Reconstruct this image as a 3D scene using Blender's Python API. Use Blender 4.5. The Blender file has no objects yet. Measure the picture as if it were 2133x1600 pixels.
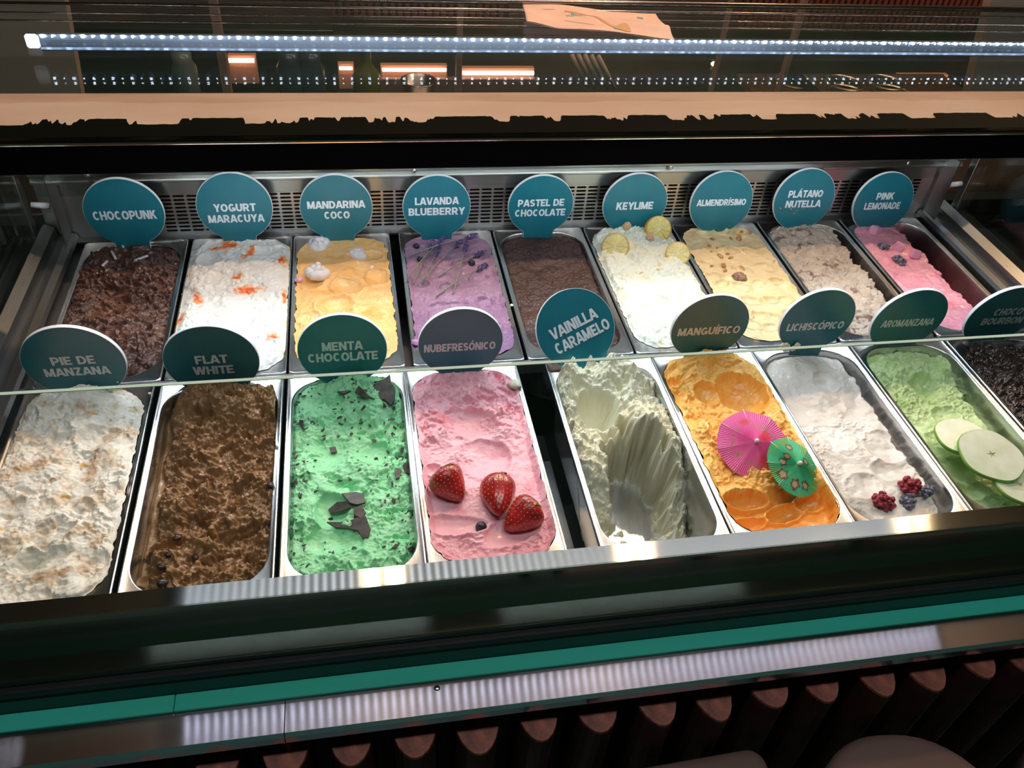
import bpy, bmesh, math, random
import numpy as np
from mathutils import Vector, Matrix

scn = bpy.context.scene
COL = scn.collection
random.seed(7)
PI = math.pi

# ------------------------------------------------------------------ camera
# world: X along the counter, Y away from the customer, Z up; z = 0 is the rim plane of the pans
CAM = np.array([0.3891, -0.9121, 0.7856])
RW = np.array([[0.9839, -0.1659, 0.0673], [-0.0608, -0.6633, -0.7459], [0.1683, 0.7297, -0.6627]])
FPX, CX, CY = 1743.36, 1066.5, 800.0
cd = bpy.data.cameras.new('camera'); cam = bpy.data.objects.new('camera', cd); COL.objects.link(cam)
cd.sensor_width = 36.0; cd.lens = FPX / 2133 * 36.0; cd.clip_start = 0.01; cd.clip_end = 50
m3 = Matrix((RW[0], -RW[1], -RW[2])).transposed()
cam.matrix_world = Matrix.Translation(CAM) @ m3.to_4x4()
scn.camera = cam

# ------------------------------------------------------------------ world, exposure
scn.view_settings.view_transform = 'Standard'
scn.view_settings.look = 'None'
scn.view_settings.gamma = 1.0
scn.view_settings.use_curve_mapping = False
scn.view_settings.exposure = 0.12
w = bpy.data.worlds.new('world'); scn.world = w; w.use_nodes = True
w.node_tree.nodes['Background'].inputs[0].default_value = (0.50, 0.40, 0.34, 1)
w.node_tree.nodes['Background'].inputs[1].default_value = 0.06
scn.cycles.use_denoising = True
scn.cycles.max_bounces = 10
scn.cycles.transparent_max_bounces = 16
scn.cycles.caustics_reflective = False
scn.cycles.caustics_refractive = False
scn.cycles.sample_clamp_indirect = 4.0
LED_E = 880.0      # front strip diodes
OVER_E = 2.6     # overhead linear lamp diodes
BULB_E = 950.0     # warm pendant bulbs


def ray(px, py):
    d = RW.T @ np.array([(px - CX) / FPX, (py - CY) / FPX, 1.0])
    return d / np.linalg.norm(d)

def at(px, py, z=0.0):
    """point of the horizontal plane z where the photograph shows pixel (px, py)"""
    d = ray(px, py); return CAM + d * (z - CAM[2]) / d[2]

def aty(px, py, y):
    d = ray(px, py); return CAM + d * (y - CAM[1]) / d[1]

# ------------------------------------------------------------------ object helpers
def tag(o, label=None, cat=None, group=None, kind=None):
    if label: o['label'] = label
    if cat: o['category'] = cat
    if group: o['group'] = group
    if kind: o['kind'] = kind
    return o

def empty(name, loc, label=None, cat=None, group=None, rot=(0, 0, 0), kind=None):
    o = bpy.data.objects.new(name, None); COL.objects.link(o)
    o.location = loc; o.rotation_euler = rot; o.empty_display_size = 0.02
    return tag(o, label, cat, group, kind)

def link(name, me, parent=None, loc=(0, 0, 0), rot=(0, 0, 0)):
    o = bpy.data.objects.new(name, me); COL.objects.link(o)
    o.location = loc; o.rotation_euler = rot
    if parent: o.parent = parent
    return o

class MB:
    """collects shapes and links them as one mesh object"""
    def __init__(s): s.v = []; s.f = []; s.sm = []
    def add(s, vs, fs, smooth=False):
        n = len(s.v); s.v += [tuple(map(float, p)) for p in vs]; s.f += [tuple(i + n for i in f) for f in fs]
        s.sm += [smooth] * len(fs); return s
    def box(s, x0, x1, y0, y1, z0, z1):
        v = [(x, y, z) for z in (z0, z1) for y in (y0, y1) for x in (x0, x1)]
        return s.add(v, [(0, 2, 3, 1), (4, 5, 7, 6), (0, 1, 5, 4), (2, 6, 7, 3), (0, 4, 6, 2), (1, 3, 7, 5)])
    def cbox(s, x0, x1, y0, y1, z0, z1, b=0.001):
        """box with chamfered edges"""
        bm = bmesh.new(); bmesh.ops.create_cube(bm, size=1)
        for v in bm.verts:
            v.co = Vector(((x0 + x1) / 2 + v.co.x * (x1 - x0), (y0 + y1) / 2 + v.co.y * (y1 - y0), (z0 + z1) / 2 + v.co.z * (z1 - z0)))
        bmesh.ops.bevel(bm, geom=bm.edges[:], offset=b, segments=1, affect='EDGES')
        return s.bm(bm)
    def bm(s, bm, smooth=False, mat=None):
        if mat is not None: bm.transform(mat)
        bm.verts.index_update()
        s.add([v.co[:] for v in bm.verts], [tuple(v.index for v in f.verts) for f in bm.faces], smooth); bm.free(); return s
    def tube(s, pts, r, n=8, cap=True):
        pts = [Vector(p) for p in pts]; rs = r if isinstance(r, (list, tuple)) else [r] * len(pts)
        vs = []; fs = []; ref = Vector((0, 0, 1))
        for i, p in enumerate(pts):
            d = (pts[min(i + 1, len(pts) - 1)] - pts[max(i - 1, 0)]).normalized()
            if abs(d.dot(ref)) > .95: ref = Vector((0, 1, 0)) if abs(d.y) < .9 else Vector((1, 0, 0))
            a = d.cross(ref).normalized(); b = d.cross(a)
            for k in range(n):
                t = 2 * PI * k / n; vs.append(p + rs[i] * (math.cos(t) * a + math.sin(t) * b))
        for i in range(len(pts) - 1):
            for k in range(n):
                fs.append((i * n + k, i * n + (k + 1) % n, (i + 1) * n + (k + 1) % n, (i + 1) * n + k))
        if cap: fs += [tuple(range(n))[::-1], tuple((len(pts) - 1) * n + k for k in range(n))]
        return s.add(vs, fs, True)
    def lathe(s, prof, n=24, mat=None, smooth=True):
        vs = []; fs = []
        for r, z in prof:
            for k in range(n):
                t = 2 * PI * k / n; p = Vector((r * math.cos(t), r * math.sin(t), z)); vs.append(mat @ p if mat else p)
        for i in range(len(prof) - 1):
            for k in range(n): fs.append((i * n + k, i * n + (k + 1) % n, (i + 1) * n + (k + 1) % n, (i + 1) * n + k))
        return s.add(vs, fs, smooth)
    def prism(s, poly, z0, z1, mat=None, smooth=False):
        n = len(poly); vs = [Vector((x, y, z0)) for x, y in poly] + [Vector((x, y, z1)) for x, y in poly]
        if mat: vs = [mat @ p for p in vs]
        fs = [tuple(range(n))[::-1], tuple(range(n, 2 * n))] + [(k, (k + 1) % n, n + (k + 1) % n, n + k) for k in range(n)]
        return s.add(vs, fs, smooth)
    def extrude_x(s, prof, x0, x1):
        """closed (y, z) profile run along X"""
        n = len(prof); vs = [(x0, y, z) for y, z in prof] + [(x1, y, z) for y, z in prof]
        fs = [tuple(range(n)), tuple(range(n, 2 * n))[::-1]] + [(k, n + k, n + (k + 1) % n, (k + 1) % n) for k in range(n)]
        return s.add(vs, fs)
    def mesh(s, name, mat, auto=None):
        me = bpy.data.meshes.new(name); me.from_pydata(s.v, [], s.f)
        me.polygons.foreach_set('use_smooth', s.sm)
        for m in (mat if isinstance(mat, list) else [mat]): me.materials.append(m)
        me.update()
        b = bmesh.new(); b.from_mesh(me); bmesh.ops.recalc_face_normals(b, faces=b.faces[:]); b.to_mesh(me); b.free()
        return me
    def build(s, name, mat, parent=None, loc=(0, 0, 0), rot=(0, 0, 0)):
        return link(name, s.mesh(name, mat), parent, loc, rot)

# ------------------------------------------------------------------ materials
def srgb(r, g, b):
    f = lambda c: (c / 255 / 12.92) if c / 255 <= .04045 else ((c / 255 + .055) / 1.055) ** 2.4
    return (f(r), f(g), f(b), 1)

def mat(name, col, rough=.5, metal=0, spec=.5, **kw):
    m = bpy.data.materials.new(name); m.use_nodes = True; nt = m.node_tree; b = nt.nodes['Principled BSDF']
    b.inputs['Base Color'].default_value = col if len(col) == 4 else (*col, 1)
    b.inputs['Roughness'].default_value = rough; b.inputs['Metallic'].default_value = metal
    b.inputs['Specular IOR Level'].default_value = spec
    for k, v in kw.items():
        b.inputs[k.replace('_', ' ')].default_value = v
    return m

def N(m, t, **kw):
    n = m.node_tree.nodes.new(t)
    for k, v in kw.items(): setattr(n, k, v)
    return n

def noise_col(m, c1, c2, scale=20, detail=4, rough=.5, stretch=(1, 1, 1), lo=.35, hi=.65, bump=0, dist=.001, gen=False):
    nt = m.node_tree; b = nt.nodes['Principled BSDF']
    tc = N(m, 'ShaderNodeTexCoord'); mp = N(m, 'ShaderNodeMapping'); mp.inputs['Scale'].default_value = stretch
    no = N(m, 'ShaderNodeTexNoise'); no.inputs['Scale'].default_value = scale; no.inputs['Detail'].default_value = detail
    no.inputs['Roughness'].default_value = rough
    cr = N(m, 'ShaderNodeValToRGB'); e = cr.color_ramp.elements
    e[0].position = lo; e[1].position = hi; e[0].color = c1; e[1].color = c2
    nt.links.new(tc.outputs['Object'], mp.inputs[0]); nt.links.new(mp.outputs[0], no.inputs['Vector'])
    nt.links.new(no.outputs['Fac'], cr.inputs[0]); nt.links.new(cr.outputs[0], b.inputs['Base Color'])
    if bump:
        bp = N(m, 'ShaderNodeBump'); bp.inputs['Strength'].default_value = bump; bp.inputs['Distance'].default_value = dist
        nt.links.new(no.outputs['Fac'], bp.inputs['Height']); nt.links.new(bp.outputs[0], b.inputs['Normal'])
    return m

def steel(name, col=(.62, .62, .63), rough=.25, aniso=0.0, tangent=(1, 0, 0), grain=(2, 200, 200), gs=8, gr=.12, brush=0):
    m = mat(name, (*col, 1), rough, 1.0); nt = m.node_tree; b = nt.nodes['Principled BSDF']
    tc = N(m, 'ShaderNodeTexCoord'); mp = N(m, 'ShaderNodeMapping'); mp.inputs['Scale'].default_value = grain
    no = N(m, 'ShaderNodeTexNoise'); no.inputs['Scale'].default_value = gs; no.inputs['Detail'].default_value = 3
    mr = N(m, 'ShaderNodeMapRange'); mr.inputs['To Min'].default_value = max(.04, rough - gr); mr.inputs['To Max'].default_value = rough + gr
    nt.links.new(tc.outputs['Object'], mp.inputs[0]); nt.links.new(mp.outputs[0], no.inputs['Vector'])
    nt.links.new(no.outputs['Fac'], mr.inputs['Value']); nt.links.new(mr.outputs[0], b.inputs['Roughness'])
    if brush:   # fine scratches along X: slopes across them spread highlights in Y
        m2 = N(m, 'ShaderNodeMapping'); m2.inputs['Scale'].default_value = (20, 6000, 6000)
        n2 = N(m, 'ShaderNodeTexNoise'); n2.inputs['Scale'].default_value = 1; n2.inputs['Detail'].default_value = 1
        su = N(m, 'ShaderNodeMath', operation='SUBTRACT'); su.inputs[1].default_value = .5
        mu = N(m, 'ShaderNodeMath', operation='MULTIPLY'); mu.inputs[1].default_value = brush
        cx = N(m, 'ShaderNodeCombineXYZ'); ge = N(m, 'ShaderNodeNewGeometry')
        ad = N(m, 'ShaderNodeVectorMath', operation='ADD'); no2 = N(m, 'ShaderNodeVectorMath', operation='NORMALIZE')
        nt.links.new(tc.outputs['Object'], m2.inputs[0]); nt.links.new(m2.outputs[0], n2.inputs['Vector']); nt.links.new(n2.outputs['Fac'], su.inputs[0]); nt.links.new(su.outputs[0], mu.inputs[0])
        nt.links.new(mu.outputs[0], cx.inputs[1]); nt.links.new(mu.outputs[0], cx.inputs[2]); nt.links.new(ge.outputs['Normal'], ad.inputs[0]); nt.links.new(cx.outputs[0], ad.inputs[1]); nt.links.new(ad.outputs[0], no2.inputs[0]); nt.links.new(no2.outputs[0], b.inputs['Normal'])
    if aniso:
        b.inputs['Anisotropic'].default_value = aniso
        c = N(m, 'ShaderNodeCombineXYZ')
        for i in range(3): c.inputs[i].default_value = tangent[i]
        nt.links.new(c.outputs[0], b.inputs['Tangent'])
    return m

def glass(name, tint=(.93, .97, .95), refl=1.0, spec_rough=0.0, ior=1.5):
    """thin pane: transparent with a Fresnel reflection"""
    m = bpy.data.materials.new(name); m.use_nodes = True; nt = m.node_tree; nt.nodes.clear()
    o = nt.nodes.new('ShaderNodeOutputMaterial'); t = nt.nodes.new('ShaderNodeBsdfTransparent'); g = nt.nodes.new('ShaderNodeBsdfGlossy')
    f = nt.nodes.new('ShaderNodeFresnel'); x = nt.nodes.new('ShaderNodeMixShader'); mu = nt.nodes.new('ShaderNodeMath'); mu.operation = 'MULTIPLY'
    t.inputs[0].default_value = (*tint, 1); g.inputs[0].default_value = (1, 1, 1, 1); g.inputs['Roughness'].default_value = spec_rough
    f.inputs[0].default_value = ior; mu.inputs[1].default_value = refl
    ge = nt.nodes.new('ShaderNodeNewGeometry'); mi = nt.nodes.new('ShaderNodeMapRange')
    mi.inputs['To Min'].default_value = ior; mi.inputs['To Max'].default_value = 1 / ior
    nt.links.new(ge.outputs['Backfacing'], mi.inputs['Value']); nt.links.new(mi.outputs[0], f.inputs[0])
    nt.links.new(f.outputs[0], mu.inputs[0]); nt.links.new(mu.outputs[0], x.inputs[0]); nt.links.new(t.outputs[0], x.inputs[1]); nt.links.new(g.outputs[0], x.inputs[2])
    nt.links.new(x.outputs[0], o.inputs[0]); return m

def emit(name, col, strength):
    m = bpy.data.materials.new(name); m.use_nodes = True; b = m.node_tree.nodes['Principled BSDF']
    b.inputs['Base Color'].default_value = (.8, .8, .8, 1)
    b.inputs['Emission Color'].default_value = (*col, 1); b.inputs['Emission Strength'].default_value = strength; return m

M = {}
M['pan'] = steel('pan_steel', (.66, .67, .69), .24, grain=(40, 3, 40), gs=20, gr=.08)
M['ledge'] = steel('brushed_ledge_steel', (.44, .47, .45), .085, 1.0, (0, 1, 0), gr=0)
M['ledge_low'] = steel('brushed_face_steel', (.42, .46, .44), .30, .8, (0, 0, 1), grain=(1, 400, 400), gs=4, gr=.06)
M['edge'] = steel('brushed_edge_steel', (.76, .79, .92), .085, 1.0, (0, 1, 0), gr=0)
M['inner'] = steel('case_steel', (.34, .35, .36), .30, grain=(60, 3, 60), gs=10, gr=.06)
M['grille'] = steel('grille_steel', (.62, .61, .58), .32, .5, (0, 0, 1), gr=.06)
M['dark'] = mat('black_plastic', (.006, .006, .007, 1), .35)
M['void'] = mat('dark_interior', (.012, .012, .013, 1), .55)
M['teal_strip'] = noise_col(mat('teal_strip', srgb(42, 158, 138), .35), srgb(38, 154, 134), srgb(48, 166, 146), 6, stretch=(.3, 4, 1))
M['green_band'] = mat('dark_green_band', srgb(38, 52, 48), .3)
M['sign_teal'] = noise_col(mat('sign_print', srgb(25, 105, 120), .32), srgb(24, 104, 120), srgb(30, 112, 126), 25)
M['sign_white'] = mat('foam_board', (.82, .83, .86, 1), .5)
M['letters'] = mat('sign_letters', (.66, .74, .80, 1), .45)
M['glass'] = glass('front_glass', (.90, .95, .935))
M['shelf_glass'] = glass('shelf_glass', (.965, .975, .97), 1.0, ior=1.52)
M['glass_edge'] = mat('ground_glass_edge', (.62, .82, .70, 1), .2, Transmission_Weight=.0)
M['led'] = emit('diode_cool_white', (.86, .94, 1.0), LED_E)
M['led2'] = emit('diode_rear', (.86, .94, 1.0), LED_E * .30)
M['led_back'] = emit('diode_back', (.66, .82, 1.0), 60)
M['bulb'] = emit('warm_bulb', (1.0, .62, .34), BULB_E)
M['warm'] = emit('warm_tube', (1.0, .52, .34), 6)
M['warm2'] = emit('warm_panel_light', (1.0, .50, .22), 6)

# ------------------------------------------------------------------ the room
def structure(name, mb, m): return tag(mb.build(name, m), kind='structure')
wallm = noise_col(mat('dark_teal_wall', srgb(22, 62, 58), .7), srgb(18, 52, 50), srgb(26, 68, 62), 3)
structure('floor', MB().box(-3.2, 5, -3.2, 3.2, -1.12, -1.05), noise_col(mat('floor_dark', srgb(96, 108, 103), .4), srgb(88, 100, 96), srgb(104, 116, 110), 4))
structure('ceiling', MB().box(-3.2, 5, -3.2, 3.2, 2.4, 2.46), noise_col(mat('ceiling_dark', srgb(90, 86, 84), .8), srgb(84, 80, 80), srgb(96, 92, 90), 2))
structure('wall_back', MB().box(-3.2, 5, 2.9, 3.0, -1.05, 2.4), wallm)
structure('wall_front', MB().box(-3.2, 5, -3.1, -3.0, -1.05, 2.4), noise_col(mat('teal_wall', srgb(60, 120, 112), .7), srgb(54, 112, 105), srgb(66, 126, 118), 3))
structure('wall_left', MB().box(-3.2, -3.1, -3.0, 2.9, -1.05, 2.4), wallm)
structure('wall_right', MB().box(4.9, 5, -3.0, 2.9, -1.05, 2.4), wallm)

p = empty('linear_lamp', (-.42, 1.08, 2.36), 'long louvred lamp with narrow bright bars hanging over the staff side', 'lamp')
MB().cbox(-.02, 3.35, -.34, .34, 0, .02, .002).build('housing', M['dark'], p)
mb_ = MB()
for k in range(90):
    x_ = .018 + k * .037; mb_.add([(x_ - .006, -.33, -.001), (x_ + .006, -.33, -.001), (x_ + .006, .33, -.001), (x_ - .006, .33, -.001)], [(0, 1, 2, 3)])
mb_.build('diode', emit('overhead_diode', (.84, .90, 1.1), OVER_E), p)['kind'] = 'stuff'

for k in (0, 1):  # unseen panels added to fill the front row with light
    p = empty('fill_panel', (.05 + 1.3 * k, -.55, 2.36), 'added flat white fill lamp over the customer side, %s' % ('left one', 'right one')[k], 'lamp')
    MB().cbox(-.52, .52, -.17, .17, 0, .04, .004).build('housing', M['sign_white'], p)
    MB().box(-.5, .5, -.15, .15, -.006, -.001).build('diffuser', emit('fill_diffuser', (.95, .98, 1), 12), p)

# pendant lamps with twin bulbs above the staff side
for i, (lx, ly) in enumerate([(0.40, 1.15), (1.42, 1.15), (2.75, 1.3)]):
    p = empty('pendant_lamp', (lx, ly, 2.0), 'twin bulb pendant lamp hanging over the staff side, %s' % ('the one nearest the left', 'the middle one', 'the one furthest right')[i], 'lamp')
    MB().tube([(0, 0, .0), (0, 0, .40)], .004, 8).build('cord', M['dark'], p)
    MB().cbox(-.07, .07, -.02, .02, -.005, .02, .004).build('holder', M['dark'], p)
    for sx in (-.045, .045):
        MB().lathe([(.001, -.075), (.014, -.070), (.022, -.055), (.022, -.04), (.013, -.018), (.010, -.004)], 16).build('bulb', M['bulb'], p, (sx, 0, 0))

# ------------------------------------------------------------------ numpy noise
def _hash(ix, iy, seed):
    h = (ix * 374761393 + iy * 668265263 + seed * 1442695041) & 0xFFFFFFFF
    h = ((h ^ (h >> 13)) * 1274126177) & 0xFFFFFFFF
    return ((h ^ (h >> 16)) & 0xFFFFFFFF)

def gnoise(x, y, seed=0):
    ix = np.floor(x).astype(np.int64); iy = np.floor(y).astype(np.int64); fx = x - ix; fy = y - iy
    u = fx * fx * fx * (fx * (fx * 6 - 15) + 10); v = fy * fy * fy * (fy * (fy * 6 - 15) + 10)
    def g(dx, dy):
        a = _hash(ix + dx, iy + dy, seed) * (2 * PI / 4294967296.0)
        return np.cos(a) * (fx - dx) + np.sin(a) * (fy - dy)
    a = g(0, 0); b = g(1, 0); c = g(0, 1); d = g(1, 1)
    return 1.5 * ((a + u * (b - a)) + v * ((c + u * (d - c)) - (a + u * (b - a))))

def fbm(x, y, f, seed=0, o=4, gain=.5):
    s = 0; a = 1; t = 0
    for k in range(o):
        s = s + a * gnoise(x * f + 17.3 * k, y * f - 9.1 * k, seed + 31 * k); t += a; a *= gain; f *= 2.03
    return s / t * 1.35

def ridged(x, y, f, seed=0, o=4, gain=.55):
    s = 0; a = 1; t = 0
    for k in range(o):
        s = s + a * (1 - 2 * np.abs(gnoise(x * f + 5.7 * k, y * f + 3.3 * k, seed + 17 * k))); t += a; a *= gain; f *= 2.1
    return s / t

def cells(x, y, f, seed=0):
    """distance to the nearest and second nearest jittered point"""
    X = x * f; Y = y * f; ix = np.floor(X).astype(np.int64); iy = np.floor(Y).astype(np.int64)
    d1 = np.full(X.shape, 9.); d2 = np.full(X.shape, 9.)
    for dx in (-1, 0, 1):
        for dy in (-1, 0, 1):
            cx = ix + dx; cy = iy + dy
            jx = _hash(cx, cy, seed) / 4294967296.0; jy = _hash(cx, cy, seed + 77) / 4294967296.0
            d = np.hypot(cx + jx - X, cy + jy - Y)
            d2 = np.minimum(d2, np.maximum(d, d1)); d1 = np.minimum(d1, d)
    return d1, d2

def sstep(a, b, x):
    t = np.clip((x - a) / (b - a), 0, 1); return t * t * (3 - 2 * t)

# ------------------------------------------------------------------ pans
PW, PL = .0815, .180          # half width, half length of a pan
HX, HY, RR = .0730, .1660, .044  # inner opening
PANS = {}

def rr_loop(hx, hy, r, z, ns=6, nc=10):
    p = []
    for cx, cy, a0 in ((hx - r, hy - r, 0), (-hx + r, hy - r, PI / 2), (-hx + r, -hy + r, PI), (hx - r, -hy + r, 1.5 * PI)):
        for k in range(nc + 1):
            a = a0 + PI / 2 * k / nc; p.append((cx + r * math.cos(a), cy + r * math.sin(a)))
        a = a0 + PI / 2
        nx = {0: (-hx + r, hy), 1: (-hx, -hy + r), 2: (hx - r, -hy), 3: (hx, hy - r)}[int(round(a0 / (PI / 2)))]
        x0, y0 = p[-1]
        for k in range(1, ns): p.append((x0 + (nx[0] - x0) * k / ns, y0 + (nx[1] - y0) * k / ns))
    return [(x, y, z) for x, y in p]

def pan_mesh():
    L = [rr_loop(PW - .0035, PL - .0035, .006, -.014), rr_loop(PW, PL, .006, -.008), rr_loop(PW, PL, .006, -.001), rr_loop(PW - .0008, PL - .0008, .006, .0008),
         rr_loop(PW - .0022, PL - .0022, .007, .0010), rr_loop(PW - .0035, PL - .0035, .008, 0), rr_loop(HX + .0022, HY + .0022, RR + .002, 0), rr_loop(HX + .0008, HY + .0008, RR + .001, -.0004),
         rr_loop(HX, HY, RR, -.0022), rr_loop(HX - .0012, HY - .0012, RR, -.03), rr_loop(HX - .004, HY - .004, RR, -.095), rr_loop(HX - .007, HY - .007, RR - .002, -.106), rr_loop(HX - .014, HY - .014, RR - .008, -.110), rr_loop(.03, .11, .02, -.1105)]
    n = len(L[0]); vs = [p for l in L for p in l]; fs = []
    for i in range(len(L) - 1):
        for k in range(n): fs.append((i * n + k, i * n + (k + 1) % n, (i + 1) * n + (k + 1) % n, (i + 1) * n + k))
    fs.append(tuple((len(L) - 1) * n + k for k in range(n)))
    return MB().add(vs, fs, True).mesh('gelato_pan', M['pan'])
PAN_ME = pan_mesh()

def pan(key, cx, cy, rotdeg, label, z=0.0, tilt=0):
    o = link('gelato_pan', PAN_ME, None, (cx, cy, z), (math.radians(tilt), 0, math.radians(rotdeg)))
    tag(o, label, 'pan', 'steel gelato pans'); PANS[key] = dict(c=np.array([cx, cy, z]), a=math.radians(rotdeg)); return o

def to_local(P, key):
    p = PANS[key]; d = P[:2] - p['c'][:2]; c, s = math.cos(p['a']), math.sin(p['a'])
    return d[0] * c + d[1] * s, -d[0] * s + d[1] * c

def to_world(x, y, z, key):
    p = PANS[key]; c, s = math.cos(p['a']), math.sin(p['a']); return np.array([p['c'][0] + x * c - y * s, p['c'][1] + x * s + y * c, p['c'][2] + z])

# ------------------------------------------------------------------ gelato
NX, NY = 150, 310
class G:
    """a slab of gelato: height field over the pan opening"""
    def __init__(g, key, level=-.006, spill=0.0, z0=0):
        g.key = key; g.seed = abs(sum(ord(c) * (i + 3) for i, c in enumerate(key))) % 9973
        s = np.linspace(-1, 1, NX); s = np.sin(s * PI / 2 * .82) / math.sin(PI / 2 * .82)
        t = np.linspace(-1, 1, NY)
        S, T = np.meshgrid(s, t); hx, hy = HX + spill, HY + spill
        Y = T * hy; e = np.maximum(0, np.abs(Y) - (hy - RR)); Wd = hx - RR + np.sqrt(np.maximum(0, RR * RR - e * e))
        g.X = S * Wd; g.Y = Y; g.S = S; g.T = T
        g.edge = np.minimum((1 - np.abs(S)) * Wd, (1 - np.abs(T)) * hy)
        g.H = np.full(S.shape, level, float); g.spill = spill; g.mask = np.zeros(S.shape)
    def L(g, px, py, z=None):
        if z is None: z = -.012
        return to_local(at(px, py, z), g.key)
    def n(g, f, sd=0, o=4, gain=.5, sx=1, sy=1): return fbm(g.X * sx + .31, g.Y * sy + .17, f, g.seed + sd, o, gain)
    def r(g, f, sd=0, o=4, gain=.55, warp=.004, sx=1, sy=1):
        wx = fbm(g.X, g.Y, 40, g.seed + sd + 5, 2) * warp; wy = fbm(g.X, g.Y, 40, g.seed + sd + 9, 2) * warp
        return ridged(g.X * sx + wx, g.Y * sy + wy, f, g.seed + sd, o, gain)
    def ell(g, px, py, rx, ry, rot=0, z=None, warp=.15):
        x, y = g.L(px, py, z); a = math.radians(rot); c, s = math.cos(a), math.sin(a)
        dx, dy = g.X - x, g.Y - y; u = (dx * c + dy * s) / rx; v = (-dx * s + dy * c) / ry
        return np.sqrt(u * u + v * v) * (1 + warp * g.n(45, int(px) % 97, 2)), u, v
    def bowl(g, px, py, rx, ry, depth, rot=0, rim=.3, z=None, tilt=0, keep=0):
        """smooth scoop mark with a raised lip"""
        d, u, v = g.ell(px, py, rx, ry, rot, z, .08)
        m = sstep(1.05, .9, d)
        g.H = g.H * (1 - m * (1 - keep)) + m * (1 - keep) * g.avg(d) - depth * np.clip(1 - d * d, 0, 1) * (1 + tilt * v) + rim * depth * np.exp(-((d - 1.05) / .13) ** 2)
        g.mask = np.maximum(g.mask, m); return g
    def avg(g, d):
        w = np.exp(-d * d); return float((g.H * w).sum() / w.sum())
    def mound(g, px, py, rx, ry, h, rot=0, z=None, p=2):
        d, u, v = g.ell(px, py, rx, ry, rot, z); g.H = g.H + h * np.exp(-d ** p); return g
    def torn(g, amp, f=75, sd=0, where=1.0, sx=1, sy=1, terr=.5):
        """ragged torn crystals"""
        a = g.r(f, sd, 5, .6, .010, sx, sy * 1.3); b = g.n(f * 3.2, sd + 4, 3, .6, sx, sy * 1.4); am = .35 + .9 * sstep(-.35, .45, g.n(f * .3, sd + 21, 3))
        h = (a * .62 + b * .4) * am
        q = h * 3.0; q = np.floor(q) + sstep(.25, .75, q - np.floor(q)); h = h * (1 - terr) + q / 3.0 * terr
        g.H = g.H + amp * h * where; return g
    def chunk(g, amp, f=24, sd=0, where=1.0, steps=2.2, sx=1, sy=1.25):
        """broken lumps: warped ridges cut into steps with ragged edges"""
        a = g.r(f, sd + 400, 3, .5, .014, sx, sy) + .22 * g.n(f * 4, sd + 410, 4, .6)
        q = a * steps; fl = np.floor(q); h = (fl + sstep(.55, .95, q - fl)) / steps
        g.H = g.H + amp * (h * .75 + a * .25) * where; return g
    def pits(g, amp, f=30, lo=.25, hi=.6, sd=0, where=1.0, sy=1.5):
        a = fbm(g.X + .004 * g.n(60, sd + 7, 2), g.Y * sy + .004 * g.n(60, sd + 8, 2), f, g.seed + sd + 600, 4, .6)
        g.H = g.H - amp * sstep(lo, hi, a) * where; return g
    def soft(g, amp, f=28, sd=0, o=3, where=1.0): g.H = g.H + amp * g.n(f, sd + 50, o) * where; return g
    def ripple(g, px, py, r, amp, wl, rot=0, sd=0):
        """ridges the spatula leaves, fading with distance from the point"""
        d, u, v = g.ell(px, py, r, r, rot); g.H = g.H + amp * np.sin(v * r / wl * 2 * PI + 2 * g.n(30, sd + 3, 2)) * np.exp(-d * d); return g
    def side(g, su, at_, width, depth, sd=0, f=30, amp=.012):
        """gelato drawn away from one wall: su = +1 right, -1 left; at_ in metres from the wall"""
        e = (HX - su * g.X) - at_ - amp * g.n(f, sd + 8, 4, .6)
        g.H = g.H - depth * sstep(width, 0, e); return g
    def front(g, y0, width, depth, sd=0):
        e = (g.Y - y0) - .006 * g.n(24, sd + 12, 2); g.H = g.H - depth * sstep(width, -width, e); return g
    def colour(g, base, var=.06): 
        c = np.array(base[:3]); g.C = np.ones(g.X.shape + (3,)) * c * (1 + var * g.n(30, 200, 3)[..., None]); return g
    def tint(g, col, mask): 
        m = np.clip(mask, 0, 1)[..., None]; g.C = g.C * (1 - m) + np.array(col[:3]) * m; return g
    def blot(g, px, py, rx, ry, col, rot=0, hard=.35, f=120, k=1.0, warp=.6):
        d, u, v = g.ell(px, py, rx, ry, rot, None, 0); d = d + warp * g.n(f, int(px + py) % 89, 4, .6)
        return g.tint(col, k * sstep(1, 1 - hard, d))
    def finish(g, label, rough=.42, coat=0.0, bump=.35, micro=.0005, parent=None, name='gelato', sss=0.0):
        H = g.H; e = g.edge
        jx = .0012 * g.n(160, 301, 3); jy = .0012 * g.n(160, 302, 3)
        f = sstep(0, .006, e); H = np.maximum(H - .0030 * (1 - f) ** 2, -.1118)
        X = g.X + jx * f; Y = g.Y + jy * f
        if g.spill:
            fl = sstep(0, g.spill + .007, e); H = H * fl + .0006 * (1 - fl); X = X + .0035 * g.n(60, 303, 3) * (1 - f); Y = Y + .0035 * g.n(60, 304, 3) * (1 - f)
        else:
            dp = np.clip(-H, 0, .11); X = X * (1 - .62 * dp - 2.2 * np.clip(dp - .095, 0, 1)); Y = Y * (1 - .28 * dp - 1.0 * np.clip(dp - .095, 0, 1))
            X = X + np.sign(g.S) * .0006 * (1 - f)
        # surface torn sideways by its slope, so lumps overhang a little
        gy, gx = np.gradient(H); nn = g.n(120, 305, 3)
        X = X - gx * .35 * nn * f; Y = Y - gy * .35 * nn * f
        g.Xf, g.Yf, g.Hf = X, Y, H
        vs = np.stack([X, Y, H], -1).reshape(-1, 3)
        idx = np.arange(NX * NY).reshape(NY, NX)
        q = np.stack([idx[:-1, :-1], idx[:-1, 1:], idx[1:, 1:], idx[1:, :-1]], -1).reshape(-1, 4)
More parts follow.
